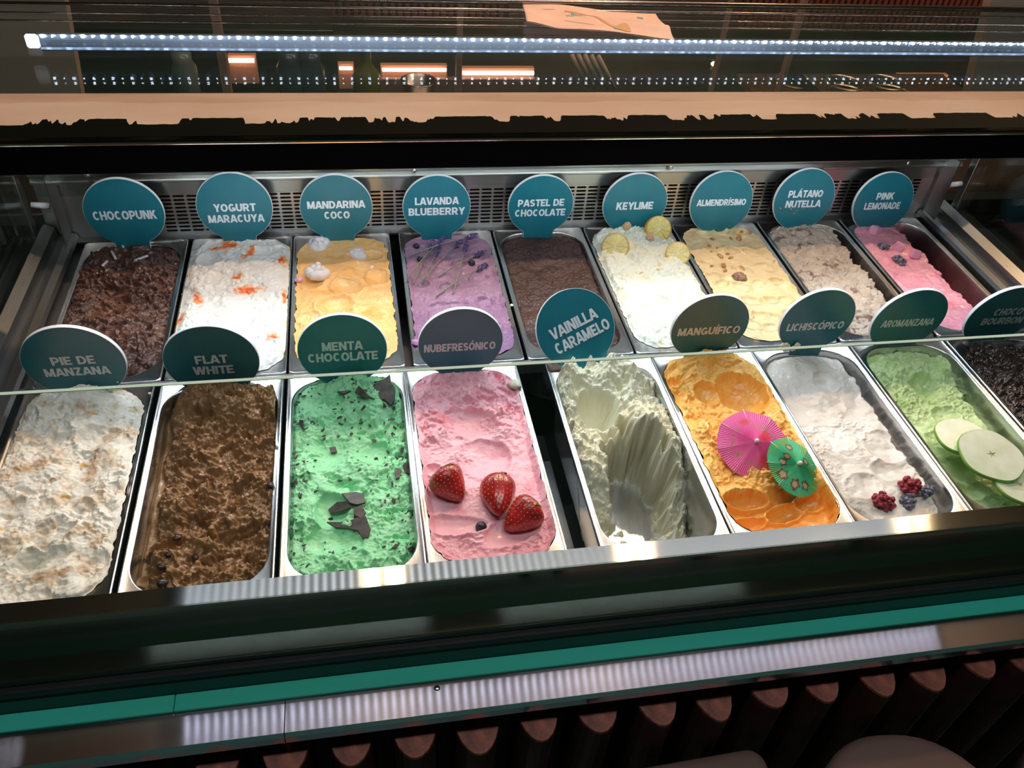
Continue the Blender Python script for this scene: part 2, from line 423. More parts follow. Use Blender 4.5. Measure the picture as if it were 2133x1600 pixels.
        me = bpy.data.meshes.new(name); me.vertices.add(len(vs)); me.vertices.foreach_set('co', vs.ravel())
        me.loops.add(q.size); me.loops.foreach_set('vertex_index', q.ravel()); me.polygons.add(len(q))
        me.polygons.foreach_set('loop_start', np.arange(0, q.size, 4)); me.polygons.foreach_set('loop_total', np.full(len(q), 4))
        me.polygons.foreach_set('use_smooth', np.ones(len(q), bool)); me.update(); me.validate()
        ca = me.color_attributes.new('Col', 'FLOAT_COLOR', 'POINT')
        ca.data.foreach_set('color', np.concatenate([np.clip(g.C, 0, 1).reshape(-1, 3), np.ones((len(vs), 1))], 1).ravel())
        m = mat('gelato_' + g.key, (1, 1, 1, 1), rough, 0, .45); nt = m.node_tree; b = nt.nodes['Principled BSDF']
        at_ = N(m, 'ShaderNodeAttribute', attribute_name='Col'); nt.links.new(at_.outputs['Color'], b.inputs['Base Color'])
        tc = N(m, 'ShaderNodeTexCoord'); no = N(m, 'ShaderNodeTexNoise'); no.inputs['Scale'].default_value = 420; no.inputs['Detail'].default_value = 5; no.inputs['Roughness'].default_value = .6
        bp = N(m, 'ShaderNodeBump'); bp.inputs['Strength'].default_value = bump; bp.inputs['Distance'].default_value = micro * 2
        nt.links.new(tc.outputs['Object'], no.inputs['Vector']); nt.links.new(no.outputs['Fac'], bp.inputs['Height']); nt.links.new(bp.outputs[0], b.inputs['Normal'])
        if coat: b.inputs['Coat Weight'].default_value = coat; b.inputs['Coat Roughness'].default_value = .12
        if sss: b.inputs['Subsurface Weight'].default_value = sss; b.inputs['Subsurface Radius'].default_value = (.004, .003, .002); b.inputs['Subsurface Scale'].default_value = 1
        me.materials.append(m)
        p = PANS[g.key]; o = link(name, me, None, tuple(p['c']), (0, 0, p['a'])); tag(o, label, 'ice cream', 'gelato in the pans'); GEL[g.key] = g
        return o
GEL = {}

def on(key, px, py, lift=0.0):
    """point on the gelato that the photograph shows at (px, py)"""
    g = GEL[key]; d = ray(px, py)
    Xf, Yf, Hf = g.Xf.ravel(), g.Yf.ravel(), g.Hf.ravel()
    best = None
    for z in np.arange(.05, -.112, -.0015):
        P = CAM + d * (z - CAM[2]) / d[2]; x, y = to_local(P, key)
        i = np.argmin((Xf - x) ** 2 + (Yf - y) ** 2)
        if Hf[i] >= z: best = P; break
    if best is None: best = at(px, py, -.02)
    best = np.array(best); best[2] += lift; return best

# ------------------------------------------------------------------ display case: front ledge
X0, X1 = -.40, 2.0
o = MB().extrude_x([(-.360, .024), (-.360, .0290), (-.3840, .0288), (-.3855, .0270), (-.3885, -.030), (-.4095, -.0319), (-.4115, -.0335), (-.4125, -.060), (-.404, -.060), (-.404, -.038), (-.383, -.034), (-.381, .022)], X0, X1).build('steel_ledge', M['ledge'])
tag(o, 'long brushed steel ledge stepping down in front of the lower pan row', 'ledge')
o = MB().extrude_x([(-.4130, -.052), (-.4150, -.050), (-.4185, -.058), (-.4185, -.083), (-.4130, -.083)], X0, X1).build('glazing_channel', M['green_band'])
tag(o, 'dark green channel strip under the steel ledge', 'channel')
o = MB().extrude_x([(-.4128, -.0405), (-.4200, -.0405), (-.4200, -.0500), (-.4128, -.0500)], X0, X1).build('rubber_seal', M['dark'])
tag(o, 'thin black rubber seal above the dark green channel', 'seal')
for a, b, nm in ((X0, .1650, 'short teal strip at the left end of the counter edge'), (.1656, X1, 'long teal strip right of the joint on the counter edge')):
    o = MB().cbox(a, b, -.4385, -.4186, -.0860, -.0800, .0008).build('edge_strip', M['teal_strip']); tag(o, nm, 'strip', 'teal edge strips')
for a, b, nm in ((X0, .2790, 'brushed steel edge cover left of the joint'), (.2800, X1, 'brushed steel edge cover right of the joint, with light streaks')):
    o = MB().extrude_x([(-.4388, -.0850), (-.4745, -.0854), (-.4775, -.0900), (-.4780, -.1010), (-.4740, -.1010), (-.4388, -.092)], a, b).build('counter_edge', M['edge']); tag(o, nm, 'counter edge', 'steel edge covers')
MB().lathe([(.0001, .001), (.0032, .001), (.0036, .0002), (.0036, 0)], 14).build('screw_head', M['edge'], o, (.443, -.4455, -.0851), (0, 0, 0))

# terracotta half-round tiles of the counter front
terra = noise_col(mat('terracotta', srgb(120, 62, 46), .55), srgb(92, 44, 34), srgb(140, 78, 60), 60, 5, .6, bump=.5, dist=.002)
shaded_face = noise_col(mat('tile_face_shaded', srgb(52, 26, 20), .5), srgb(42, 20, 16), srgb(62, 32, 24), 30)  # tile fronts coloured darker to stand for their shade
cf = empty('tiled_counter', (0, -.44, -.12), 'counter front clad in upright half-round terracotta tiles', 'counter')
MB().box(X0, X1, -.010, .03, -.93, .026).build('backing', mat('counter_backing', srgb(28, 16, 12), .8), cf)
base = None
for k in range(33):
    x = .346 + .0702 * (k - 10)
    r = .0265 + .0012 * math.sin(k * 2.3); d = .052 + .003 * math.sin(k * 1.7)
    ztop = -.012 + .004 * math.sin(k * 3.1)
    if base is None:
        poly = [(r * math.cos(t), -d * math.sin(t)) for t in np.linspace(0, PI, 13)]
        inner = [(.80 * a, .86 * b) for a, b in poly]
        mb = MB(); n = len(poly)
        vs = [(a, b, 0) for a, b in poly] + [(a * .97, b * .985, .003) for a, b in poly] + [(a, b, -.86) for a, b in poly] + [(0, 0, .003)]
        fs = [(i, i + 1, n + i + 1, n + i) for i in range(n - 1)] + [(2 * n + i, 2 * n + i + 1, i + 1, i) for i in range(n - 1)] + [(n + i, n + i + 1, 3 * n) for i in range(n - 1)]
        mb.add(vs, fs); base = mb.mesh('tile', [terra, shaded_face]); nb = n - 1
        for i, p_ in enumerate(base.polygons): p_.material_index = 1 if nb <= i < 2 * nb else 0
    o = link('tile', base, cf, (x, -.010, ztop), (random.uniform(-.01, .01), random.uniform(-.01, .01), random.uniform(-.04, .04)))
    o.scale = (1 + .05 * math.sin(k * 2.3), 1 + .06 * math.sin(k * 1.7), 1)

# ------------------------------------------------------------------ well of the case
WL, WR, WB = -.112, 1.515, .385
well = empty('display_well', (0, 0, -.2), 'dark refrigerated well that holds the gelato pans', 'display case')
mb = MB().box(WL, WR, -.375, WB, -.012, 0).box(WL - .01, WL, -.375, WB, 0, .2).box(WR, WR + .01, -.375, WB, 0, .2).box(WL, WR, WB, WB + .01, 0, .2).box(WL, WR, -.381, -.375, 0, .2)
mb.build('liner', M['void'], well)
MB().cbox(WL + .01, WR - .01, -.0045, .0055, .180, .1985, .001).build('cross_bar', M['inner'], well)
MB().cbox(.600, .652, -.26, -.25, .045, .055, .001).build('shelf_bar', M['inner'], well)
for x, nm in ((.6230, 'gap'), (.4475, 'gap')):
    MB().cbox(x - .03, x + .03, .02 if x < .5 else -.30, .30 if x < .5 else -.02, .06, .064, .001).build('lower_shelf', M['inner'], well)
# strips that carry the pans at the ends
MB().cbox(WL + .012, -.058, -.36, .37, .178, .186, .001).build('side_support', M['inner'], well)
MB().cbox(1.458, WR - .012, -.36, .37, .178, .186, .001).build('side_support', M['inner'], well)

# back wall with ventilation grille
bw = empty('grille_wall', (0, .378, 0), 'steel back wall of the case with rows of ventilation slots', 'grille')
def grille(x0, x1, z0, z1, px, pz):
    nx = int((x1 - x0) / px); nz = int((z1 - z0) / pz); mb = MB()
    vs = []; fs = []
    for j in range(nz):
        for i in range(nx):
            a = x0 + i * px; b = z0 + j * pz; n = len(vs); y = 0
            o4 = [(a, y, b), (a + px, y, b), (a + px, y, b + pz), (a, y, b + pz)]
            hx, hz = px * .43, pz * .27; cx, cz = a + px / 2, b + pz / 2; c = hz * .8
            i8 = [(cx - hx + c, y, cz - hz), (cx + hx - c, y, cz - hz), (cx + hx, y, cz - hz + c), (cx + hx, y, cz + hz - c), (cx + hx - c, y, cz + hz), (cx - hx + c, y, cz + hz), (cx - hx, y, cz + hz - c), (cx - hx, y, cz - hz + c)]
            vs += o4 + i8
            q = lambda *t: tuple(n + k for k in t)
            fs += [q(0, 1, 5, 4), q(1, 6, 5), q(1, 2, 7, 6), q(2, 8, 7), q(2, 3, 9, 8), q(3, 10, 9), q(3, 0, 11, 10), q(0, 4, 11)]
    return vs, fs, x0 + nx * px, z0 + nz * pz
vs, fs, gx1, gz1 = grille(.070, 1.46, .006, .078, .0212, .0071)
me = bpy.data.meshes.new('slotted_panel'); me.from_pydata(vs, [], fs); me.materials.append(M['grille'])
b_ = bmesh.new(); b_.from_mesh(me); bmesh.ops.remove_doubles(b_, verts=b_.verts[:], dist=1e-5); b_.to_mesh(me); b_.free()
o = link('slotted_panel', me, bw); o['kind'] = 'stuff'; md = o.modifiers.new('s', 'SOLIDIFY'); md.thickness = .0012; md.offset = 1
MB().box(WL + .001, WR - .001, .016, .018, -.1, .20).build('backing', M['void'], bw)
MB().box(WL + .001, .070, -.0004, .0004, -.10, gz1).box(gx1, WR - .001, -.0004, .0004, -.10, gz1).box(.070, gx1, -.0004, .0004, -.012, .006).build('plain_panel', M['grille'], bw)
MB().extrude_x([(-.0008, gz1), (-.0008, .098), (-.009, .1035), (-.009, .106), (-.004, .1115), (-.0125, .1195), (-.0125, .200), (.003, .200), (.003, gz1)], WL + .001, WR - .001).build('top_rail', M['ledge_low'], bw)
for px, py in ((181, 366), (863, 356), (1398, 350), (1893, 341)):
    P = aty(px, py, .364); MB().lathe([(.0001, .002), (.003, .002), (.0038, .0005), (.0038, 0)], 14, Matrix.Rotation(PI / 2, 4, 'X')).build('screw', M['pan'], bw, (P[0], -.0127, P[2]))
MB().extrude_x([(-.016, -.002), (-.016, .001), (.0, .001), (.0, -.002)], WL + .002, WR - .002).build('back_shelf', M['inner'], bw)

# side rails and end glass
def side_end(sx, xin, name, lab, xglass):
    e = empty(name, (xin, 0, 0), lab, 'case end')
    s = sx
    prof = [(0, -.10), (0, .004), (s * .003, .010), (s * .014, .012), (s * .016, .006), (s * .030, .006), (s * .033, .022), (s * .048, .030), (s * .052, .026), (s * .052, -.10)]
    n = len(prof); vs = [(x, y, z) for y in (-.372, .375) for x, z in prof]
    fs = [(k, (k + 1) % n, n + (k + 1) % n, n + k) for k in range(n)] + [tuple(range(n)), tuple(range(n, 2 * n))]
    MB().add(vs, fs).build('rail', M['inner'], e)
    MB().cbox(min(xglass, xglass + s * .006) - xin, max(xglass, xglass + s * .006) - xin, -.395, .36, .024, .252, .0012).build('end_glass', M['glass'], e)
    MB().cbox(s * .058 - .003, s * .058 + .003, .345, .362, .02, .20, .001).build('upright', M['inner'], e)
    MB().tube([(s * .02, .352, .075), (s * .046, .35, .078)], .005, 10).build('pin', M['sign_white'], e)
    MB().box(s * .010 - .001, s * .010 + .001, .335, .372, .01, .13).build('bracket', M['inner'], e)
    return e
side_end(-1, -.066, 'left_case_end', 'left end of the case with steel rails and an upright glass pane', -.118)
side_end(1, 1.466, 'right_case_end', 'right end of the case with steel rails and an upright glass pane', 1.518)
tag(MB().box(-.40, -.175, -.37, .37, -.16, -.15).box(-.40, -.39, -.37, .37, -.15, .12).build('case_cabinet', mat('neighbour_cabinet', srgb(60, 66, 62), .4)), 'grey cabinet beyond the left end glass', 'cabinet')
tag(MB().box(1.60, 1.95, -.37, .37, -.16, -.15).box(1.94, 1.95, -.37, .37, -.15, .12).build('case_cabinet', bpy.data.materials['neighbour_cabinet']), 'grey cabinet beyond the right end glass', 'cabinet')

# leaning front glass
fg = empty('front_glass', (0, -.4185, -.038), 'clear front glass pane leaning back over the lower pans', 'glass pane')
gy, gz = .1392, .2756
nrm = Vector((0, -gz, gy)).normalized() * .0025
prof = [(0, 0), (gy, gz)]
vs = [(x, y + s * nrm.y, z + s * nrm.z) for x in (X0 + .27, X1 - .46) for y, z in prof for s in (-1, 1)]
MB().add([vs[i] for i in (0, 2, 6, 4)], [(0, 1, 2, 3)]).build('pane', M['glass'], fg)
ex = MB().extrude_x([(gy - .0015, gz - .0006), (gy + .0013, gz + .0004), (gy + .0013, gz + .0012), (gy - .0015, gz + .0002)], X0 + .27, X1 - .46)
ex.build('polished_edge', M['glass_edge'], fg)

# ------------------------------------------------------------------ glass shelf, bar and light strips above
ZS = .300
sb = empty('shelf_bar', (0, .10, ZS), 'black bar along the front of the top glass shelf', 'bar')
MB().cbox(X0, X1, .0, .030, -.042, -.0005, .002).build('bar_body', mat('black_bar', (.002, .002, .003, 1), .5, 0, .04), sb)
MB().extrude_x([(-.0015, -.003), (-.0025, -.0012), (-.0015, .0006), (.0016, .0008), (.0016, -.003)], X0, X1).build('glint_trim', steel('warm_glint', (.75, .6, .5), .18), sb)  # added trim; a warm reflected line is put into its metal colour
tp = empty('top_glass_shelf', (0, 0, ZS), 'glass shelf top with a beige film band along its front', 'shelf')
MB().cbox(X0, X1, .1020, .640, 0, .006, .001).build('glass_top', M['shelf_glass'], tp)
film = mat('beige_film', srgb(222, 184, 160), .45)
noise_col(film, srgb(222, 180, 156), srgb(238, 200, 176), 3, 4, .5, (1.2, 6, 1), .42, .6)
# film: an upper and a torn lower layer
xs = np.linspace(X0, X1, 1400)
def ragged(y0, y1, z0, z1, f0=None, f1=None, name='film', m=None, par=None):
    ya = [y0 + (f0(x) if f0 else 0) for x in xs]; yb = [y1 + (f1(x) if f1 else 0) for x in xs]
    vs = []; fs = []
    for x, a, b in zip(xs, ya, yb): vs += [(x, a, z0), (x, b, z0), (x, b, z1), (x, a, z1)]
    for i in range(len(xs) - 1):
        k = 4 * i
        for q in range(4): fs.append((k + q, k + (q + 1) % 4, k + 4 + (q + 1) % 4, k + 4 + q))
    return MB().add(vs, fs).build(name, m, par)
F = lambda f, s, a: (lambda x: a * float(fbm(np.array([x]), np.array([s * 1.7]), f, s, 4, .6)[0]))
ragged(.125, .247, -.0012, -.0004, name='film_band', m=film, par=tp)
film2 = mat('beige_film_bright', srgb(230, 194, 170), .45); noise_col(film2, srgb(238, 200, 176), srgb(246, 214, 192), 3, 4, .5, (1.2, 6, 1), .42, .6)
ragged(.128, .214, -.0003, -.00005, None, F(7, 5, .009), name='film_glue', m=film2, par=tp)
black = mat('black_edge_paint', (.002, .003, .002, 1), .5, 0, .05)
ragged(.1022, .1535, .0061, .0064, None, lambda x: -.017 * float(sstep(.02, .22, fbm(np.array([x]), np.array([3.]), 16, 3, 5, .65)[0])) + .002 * float(fbm(np.array([x]), np.array([9.]), 60, 3, 3, .6)[0]), name='edge_paint', m=black, par=tp)
# flat paint splashes left of the torn edge
rl = empty('rear_rail', (0, 0, 0), 'slim steel rails along the rear of the glass shelf', 'rail')
bronze = steel('bronze_rail', (.42, .33, .28), .25)
for y, z, r in ((.605, .313, .0050), (.575, .3085, .0022), (.535, .3075, .0008), (.500, .3074, .0008)):
    MB().tube([(X0, y, z), (X1, y, z)], r, 10).build('rail_tube', bronze, rl)

def led_rows(mb, x0, n, pitch, size, ang, dy, dz, box=0, alt=1.0):
    """row of small square diodes; ang = tilt of the emitting face from straight down towards the customer"""
    c, s_ = math.cos(ang), math.sin(ang)
    for k in range(n):
        x = x0 + (k + .5) * pitch; h = size / 2 * (1 if k % 2 == 0 else alt)
        q = [(x - h, -h), (x + h, -h), (x + h, h), (x - h, h)]
        v = [(a, dy + b * c, dz + b * -s_) for a, b in q]
        if box: mb.add(v + [(a, y - box * s_, z - box * c) for a, y, z in v], [(0, 1, 2, 3), (4, 5, 6, 7), (0, 1, 5, 4), (1, 2, 6, 5), (2, 3, 7, 6), (3, 0, 4, 7)])
        else: mb.add(v, [(0, 1, 2, 3)])
e = empty('front_light_strip', (.060, .138, .2555), 'cool white diode strip under the black shelf bar', 'light strip')
mb = MB(); led_rows(mb, 0, 88, .0146, .0042, math.radians(60), -.0052, .0004); o = mb.build('diode', M['led'], e); o['kind'] = 'stuff'
mb = MB(); led_rows(mb, 0, 88, .0146, .0042, math.radians(-62), .0052, .0004); o = mb.build('rear_diode', M['led2'], e); o['kind'] = 'stuff'
MB().extrude_x([(-.0092, .0044), (-.0026, -.0016), (.0026, -.0016), (.0092, .0044), (.0, .0065)], -.002, 1.287).build('channel', M['sign_white'], e)
bp_ = float(aty(78, 72, .55)[0])
e = empty('mirrored_strip', (bp_, .549, .2665), 'added cool white diode strip standing for a reflected one, behind the top glass', 'light strip')  # diode row built in place of a mirror image of the front strip
mb = MB(); led_rows(mb, 0, int((1.95 - bp_) / .015), .0150, .0042, math.radians(60), -.0030, .0012, .0014, .55); o = mb.build('diode', M['led_back'], e); o['kind'] = 'stuff'
chan = mat('led_channel', (.36, .40, .50, 1), .3, .6)
MB().extrude_x([(.001, .0035), (-.0015, .0035), (-.0015, .0020), (.0020, .0018), (.0002, -.0170), (-.0040, -.0195), (-.0052, -.0190), (-.0056, -.0200), (-.0040, -.0215), (.006, -.0215), (.006, .0035)], 0, 1.95 - bp_).build('channel', chan, e)
MB().cbox(-.020, .0, -.004, .004, -.019, .003, .003).build('glow_cap', emit('end_glow', (.85, .92, 1), 1.6), e)  # cap given a glow of its own to look bright
tag(MB().cbox(X0, X1, .395, .90, .2295, .2335, .0008).build('mirror_pane', glass('mirror_glass', (.95, .96, .96), .12, .02, 1.45)), 'added glass pane that mirrors the rear diode strip', 'glass pane')  # pane added so the diode row shows a second, mirrored row

# ------------------------------------------------------------------ pans and gelato
pan('pie', .0235, -.180, .3, 'steel pan of white gelato with tan crumble, front row far left')
pan('flat', .1925, -.180, 0, 'steel pan of brown coffee gelato')
pan('menta', .3600, -.180, 0, 'steel pan of green mint gelato')
pan('nube', .5225, -.180, .5, 'steel pan of pink gelato topped with strawberries')
pan('vain', .7255, -.184, 0, 'half-empty steel pan of ivory gelato')
pan('mango', .8890, -.180, .6, 'steel pan of orange gelato with paper umbrellas')
pan('lichi', 1.0480, -.180, .6, 'steel pan of white lychee gelato with raspberries')
pan('aro', 1.2130, -.181, .4, 'steel pan of pale green gelato with apple slices')
pan('bourbon', 1.3800, -.181, .4, 'steel pan of dark chocolate gelato at the right edge, front row')
pan('punk', .0275, .182, .4, 'steel pan of brown chocolate gelato, back row far left')
pan('yogurt', .1950, .183, 0, 'steel pan of white gelato streaked orange')
pan('mandarina', .3600, .183, .3, 'steel pan of pale orange gelato with meringues')
pan('lavanda', .5360, .183, -.3, 'steel pan of purple gelato with lavender sprigs')
pan('pastel', .7030, .183, 0, 'steel pan of dark chocolate gelato, middle of the back row')
pan('keylime', .8690, .182, 0, 'steel pan of white gelato with citrus slices')
pan('almen', 1.0360, .182, -.4, 'steel pan of cream-yellow gelato with nuts')
pan('platano', 1.2050, .183, -.4, 'steel pan of greyish banana gelato')
pan('pink', 1.3740, .183, -.4, 'steel pan of bright pink gelato, back row far right')

# --- front row
g = G('pie', .001, .001)
g.mound(150, 880, .06, .05, .016).mound(60, 1000, .07, .06, .010).mound(200, 850, .03, .02, .010)
g.bowl(215, 935, .026, .020, .006, 10).bowl(60, 905, .02, .025, .008, 20).bowl(90, 1185, .035, .018, .006, 20).bowl(60, 1100, .04, .03, .004)
g.soft(.007, 20).pits(.005, 26, .2, .5).chunk(.009, 17, 1, where=.3 + .7 * sstep(-.1, .4, g.n(11, 61, 2))).torn(.0042, 70, 1, where=.45 + .55 * sstep(-.2, .5, g.n(14, 60, 2)))
g.colour(srgb(240, 235, 226), .03)
tan = srgb(186, 146, 104)
g.tint(srgb(214, 190, 160), .8 * sstep(-.05, .45, g.n(38, 70, 5, .65))).tint(tan, .8 * sstep(.26, .6, g.n(60, 71, 5, .65)))
for b in ((180, 880, .014, .010, 0), (230, 840, .03, .008, 0), (95, 995, .02, .012, 20), (60, 1010, .014, .01, 0), (150, 1035, .012, .008, 0), (20, 1030, .02, .02, 0), (95, 1155, .012, .012, 0), (120, 1215, .030, .007, 12), (215, 1140, .022, .006, 50), (185, 1200, .012, .012, 0), (200, 990, .014, .03, 0)):
    g.blot(b[0], b[1], b[2], b[3], srgb(188, 140, 92), b[4], .9, 90, .75)
for b in ((142, 1050), (8, 1120), (205, 890), (180, 985)): g.blot(b[0], b[1], .006, .005, srgb(214, 172, 96), 0, .5, 150, .9, .3)
g.blot(90, 1180, .04, .022, srgb(228, 224, 212), 15, .6, 60, .9)
g.finish('white gelato with tan pastry crumble, marbled', .42, .1)

g = G('flat', -.016, 0)
g.mound(470, 860, .055, .032, .014).mound(450, 960, .045, .03, -.010).mound(400, 860, .03, .03, .010).mound(555, 870, .03, .05, .014)
g.mound(440, 1040, .035, .05, -.016).mound(520, 960, .03, .02, -.008)
g.mound(470, 870, .05, .03, .008).chunk(.020, 13, 3, where=sstep(-.066, -.045, g.X), sy=1.6).chunk(.008, 30, 5, where=sstep(-.066, -.045, g.X)).pits(.012, 26, .15, .5, where=sstep(-.06, -.04, g.X)).torn(.0058, 62, 3, where=sstep(-.068, -.045, g.X) * .9 + .1).torn(.004, 150, 4, where=sstep(-.068, -.045, g.X)).soft(.004, 24)
g.side(-1, .008, .012, .012).mound(330, 1130, .03, .035, -.004)
g.bowl(352, 1138, .026, .0125, .020, 5, .30).bowl(320, 1210, .020, .010, .010, 0, .2)
g.colour(srgb(142, 104, 68), .05).tint(srgb(120, 84, 52), .7 * sstep(.0, .6, g.n(50, 71, 4))).tint(srgb(150, 112, 70), .8 * sstep(-.050, -.066, g.X + .004 * g.n(50, 77, 2)))
g.blot(540, 850, .05, .028, srgb(150, 112, 68), 0, .4, 50, .9).blot(350, 1150, .045, .03, srgb(148, 108, 68), 20, .4, 50, .9).blot(560, 1000, .014, .09, srgb(138, 102, 66), 0, .4, 50, .8).blot(440, 1200, .05, .018, srgb(142, 104, 64), 0, .4, 50, .7)
g.finish('brown coffee gelato with a torn rough middle and glossy melted sides', .30, .45, .5, .0006)

g = G('menta', -.020, 0)
g.mound(735, 820, .07, .026, .026).mound(720, 930, .06, .02, -.006).mound(780, 850, .03, .028, .020).mound(700, 870, .05, .02, .012).mound(650, 880, .02, .03, .008).mound(840, 930, .02, .08, .008).mound(640, 960, .02, .06, .006)
g.bowl(780, 940, .022, .022, .006, 0, .1).bowl(690, 1060, .020, .030, .010, 0, .2).bowl(690, 1120, .03, .022, .006, 0, .1).mound(740, 970, .04, .02, .006)
g.soft(.004, 26).pits(.007, 24, .2, .5, where=1 - g.mask).chunk(.012, 17, 2, sy=1.5, where=np.clip(.3 + .7 * sstep(-.1, .4, g.n(13, 62, 2)) - .9 * g.mask, 0, 1)).torn(.0065, 72, 2, where=np.clip(.25 + .9 * sstep(-.2, .3, g.n(16, 60, 2)) - .8 * g.mask, .08, 1)).torn(.003, 170, 5, where=.7 - .6 * g.mask)
g.colour(srgb(150, 224, 170), .04).tint(srgb(176, 234, 190), .6 * sstep(.1, .6, g.n(40, 70, 4)))
g.tint(srgb(46, 40, 34), .92 * sstep(.50, .56, g.n(95, 91, 3, .6)) * sstep(-.05, .35, g.n(20, 92, 2)))
g.finish('mint green gelato flecked with chocolate', .45, .12)

g = G('nube', -.010, .001)
g.mound(960, 820, .06, .04, .010).mound(1040, 880, .025, .06, .008).mound(900, 900, .02, .05, .006).mound(960, 1120, .07, .03, .002)
g.bowl(985, 890, .036, .026, .009, -30, .1).bowl(1010, 960, .036, .032, .010, -35, .15).bowl(905, 985, .011, .011, .006, 0, .3)
g.soft(.0035, 26).pits(.005, 30, .2, .5, where=sstep(0, .06, g.Y) * (1 - g.mask)).chunk(.010, 18, 2, where=np.clip(sstep(.02, .08, g.Y) + .4 * sstep(0, .5, g.n(16, 63, 2)) - .9 * g.mask, 0, 1)).torn(.005, 75, 2, where=np.clip(.25 + .8 * sstep(-.1, .4, g.n(18, 60, 2)) + .6 * sstep(.02, .08, g.Y) - .95 * sstep(.02, -.02, g.Y) * g.mask, .06, 1)).torn(.0025, 170, 4, where=.5 - .4 * g.mask)
g.bowl(940, 1100, .045, .016, .006, -8, .5).bowl(1070, 1110, .04, .02, .006, 20, .3)
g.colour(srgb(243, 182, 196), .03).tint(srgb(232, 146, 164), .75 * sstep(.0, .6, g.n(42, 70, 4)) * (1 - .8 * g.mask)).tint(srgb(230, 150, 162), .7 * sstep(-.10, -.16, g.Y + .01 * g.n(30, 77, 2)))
g.blot(920, 880, .02, .012, srgb(226, 130, 150), 0, .6, 60, .6).blot(1010, 835, .03, .012, srgb(228, 138, 156), 0, .6, 60, .6)
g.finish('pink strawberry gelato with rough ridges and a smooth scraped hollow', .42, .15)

g = G('vain', -.030, 0)
g.mound(1225, 790, .07, .035, .030).mound(1300, 790, .03, .03, .016).mound(1180, 800, .015, .03, .012)
g.mound(1243, 755, .011, .010, .034, p=3).mound(1268, 780, .007, .007, .018).mound(1222, 775, .006, .006, .014).mound(1290, 775, .008, .008, .010).mound(1190, 785, .006, .006, .010)
g.bowl(1240, 870, .032, .032, .040, 20, .12, z=-.03)
g.front(-.030, .050, .085).mound(1370, 960, .028, .11, .020, 0, z=-.06).mound(1190, 930, .012, .08, .014, 0, -.05)
g.mound(1320, 960, .02, .06, .030, 12, z=-.08).mound(1450, 1060, .03, .03, .04, 0, z=-.07).mound(1380, 1040, .03, .03, .018, 0, z=-.09)
sl = sstep(.07, .01, np.abs(g.Y + .03)) * sstep(.06, .03, np.abs(g.X))
g.chunk(.015, 18, 2, where=(1 - .8 * g.mask) * (1 - .35 * sl)).pits(.008, 28, where=(1 - g.mask) * (1 - .6 * sl)).torn(.008, 68, 2, where=(1 - .8 * g.mask) * (1 - .2 * sl)).torn(.004, 170, 6, where=1 - .7 * g.mask).soft(.006, 30)
d, u, v = g.ell(1312, 1062, .037, .066, 6, -.108, .28); k_ = sstep(1.2, .85, d); g.H = g.H * (1 - k_) - .118 * k_
d, u, v = g.ell(1412, 1030, .010, .050, 8, -.10, .3); k_ = sstep(1.3, .7, d); g.H = g.H * (1 - k_) - .118 * k_
g.colour(srgb(232, 228, 204), .03).tint(srgb(220, 212, 176), .6 * sstep(.0, .6, g.n(40, 70, 4)))
g.finish('ivory gelato heaped at the back and scraped down to bare steel at the front', .42, .15)

g = G('mango', -.010, .001)
g.mound(1475, 765, .055, .03, .022).mound(1440, 790, .03, .03, .012).mound(1610, 860, .016, .06, .012).mound(1500, 960, .05, .05, .002)
g.bowl(1540, 830, .036, .040, .022, 10, .12).bowl(1402, 808, .010, .012, .012).bowl(1470, 830, .02, .02, .010).mound(1450, 900, .02, .05, .008)
g.front(-.095, .012, .016)
g.soft(.004, 26).chunk(.013, 15, 2, where=np.clip(.5 + .5 * sstep(-.1, .3, g.n(14, 62, 2)) - .8 * g.mask, 0, 1) * sstep(-.11, -.08, g.Y)).torn(.0045, 70, 2, where=np.clip(.5 + .5 * sstep(-.1, .4, g.n(18, 60, 2)) - .8 * g.mask, .05, 1) * sstep(-.11, -.08, g.Y)).torn(.0025, 170, 4, where=.5 * sstep(-.11, -.08, g.Y))
g.bowl(1555, 1040, .030, .012, .013, -5, .5).bowl(1640, 1060, .030, .012, .010, 12, .5).bowl(1565, 1080, .022, .010, .010, 0, .4).bowl(1690, 1040, .02, .012, .008, 0, .4)
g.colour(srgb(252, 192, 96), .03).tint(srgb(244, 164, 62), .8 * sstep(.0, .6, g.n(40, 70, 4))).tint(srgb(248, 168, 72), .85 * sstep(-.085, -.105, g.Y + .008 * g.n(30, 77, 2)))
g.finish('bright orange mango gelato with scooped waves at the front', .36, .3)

g = G('lichi', -.014, 0)
g.mound(1700, 780, .06, .05, .010).mound(1640, 780, .02, .03, .008)
g.bowl(1720, 800, .022, .022, .006, 20, .1).bowl(1860, 975, .03, .02, .004).bowl(1845, 930, .03, .03, .003).bowl(1800, 1010, .03, .02, .004, 20, .2)
g.side(1, .004, .010, .020, amp=.008).soft(.0045, 24).torn(.0035, 60, 2, where=np.clip(.3 + .6 * sstep(-.1, .4, g.n(15, 60, 2)) - .3 * g.mask, .1, 1))
g.front(-.125, .016, .010).bowl(1650, 1060, .02, .01, .006)
g.colour(srgb(234, 226, 220), .02).tint(srgb(214, 198, 180), .5 * sstep(.1, .7, g.n(30, 70, 4)))
g.finish('white lychee gelato with soft smooth folds', .38, .25)

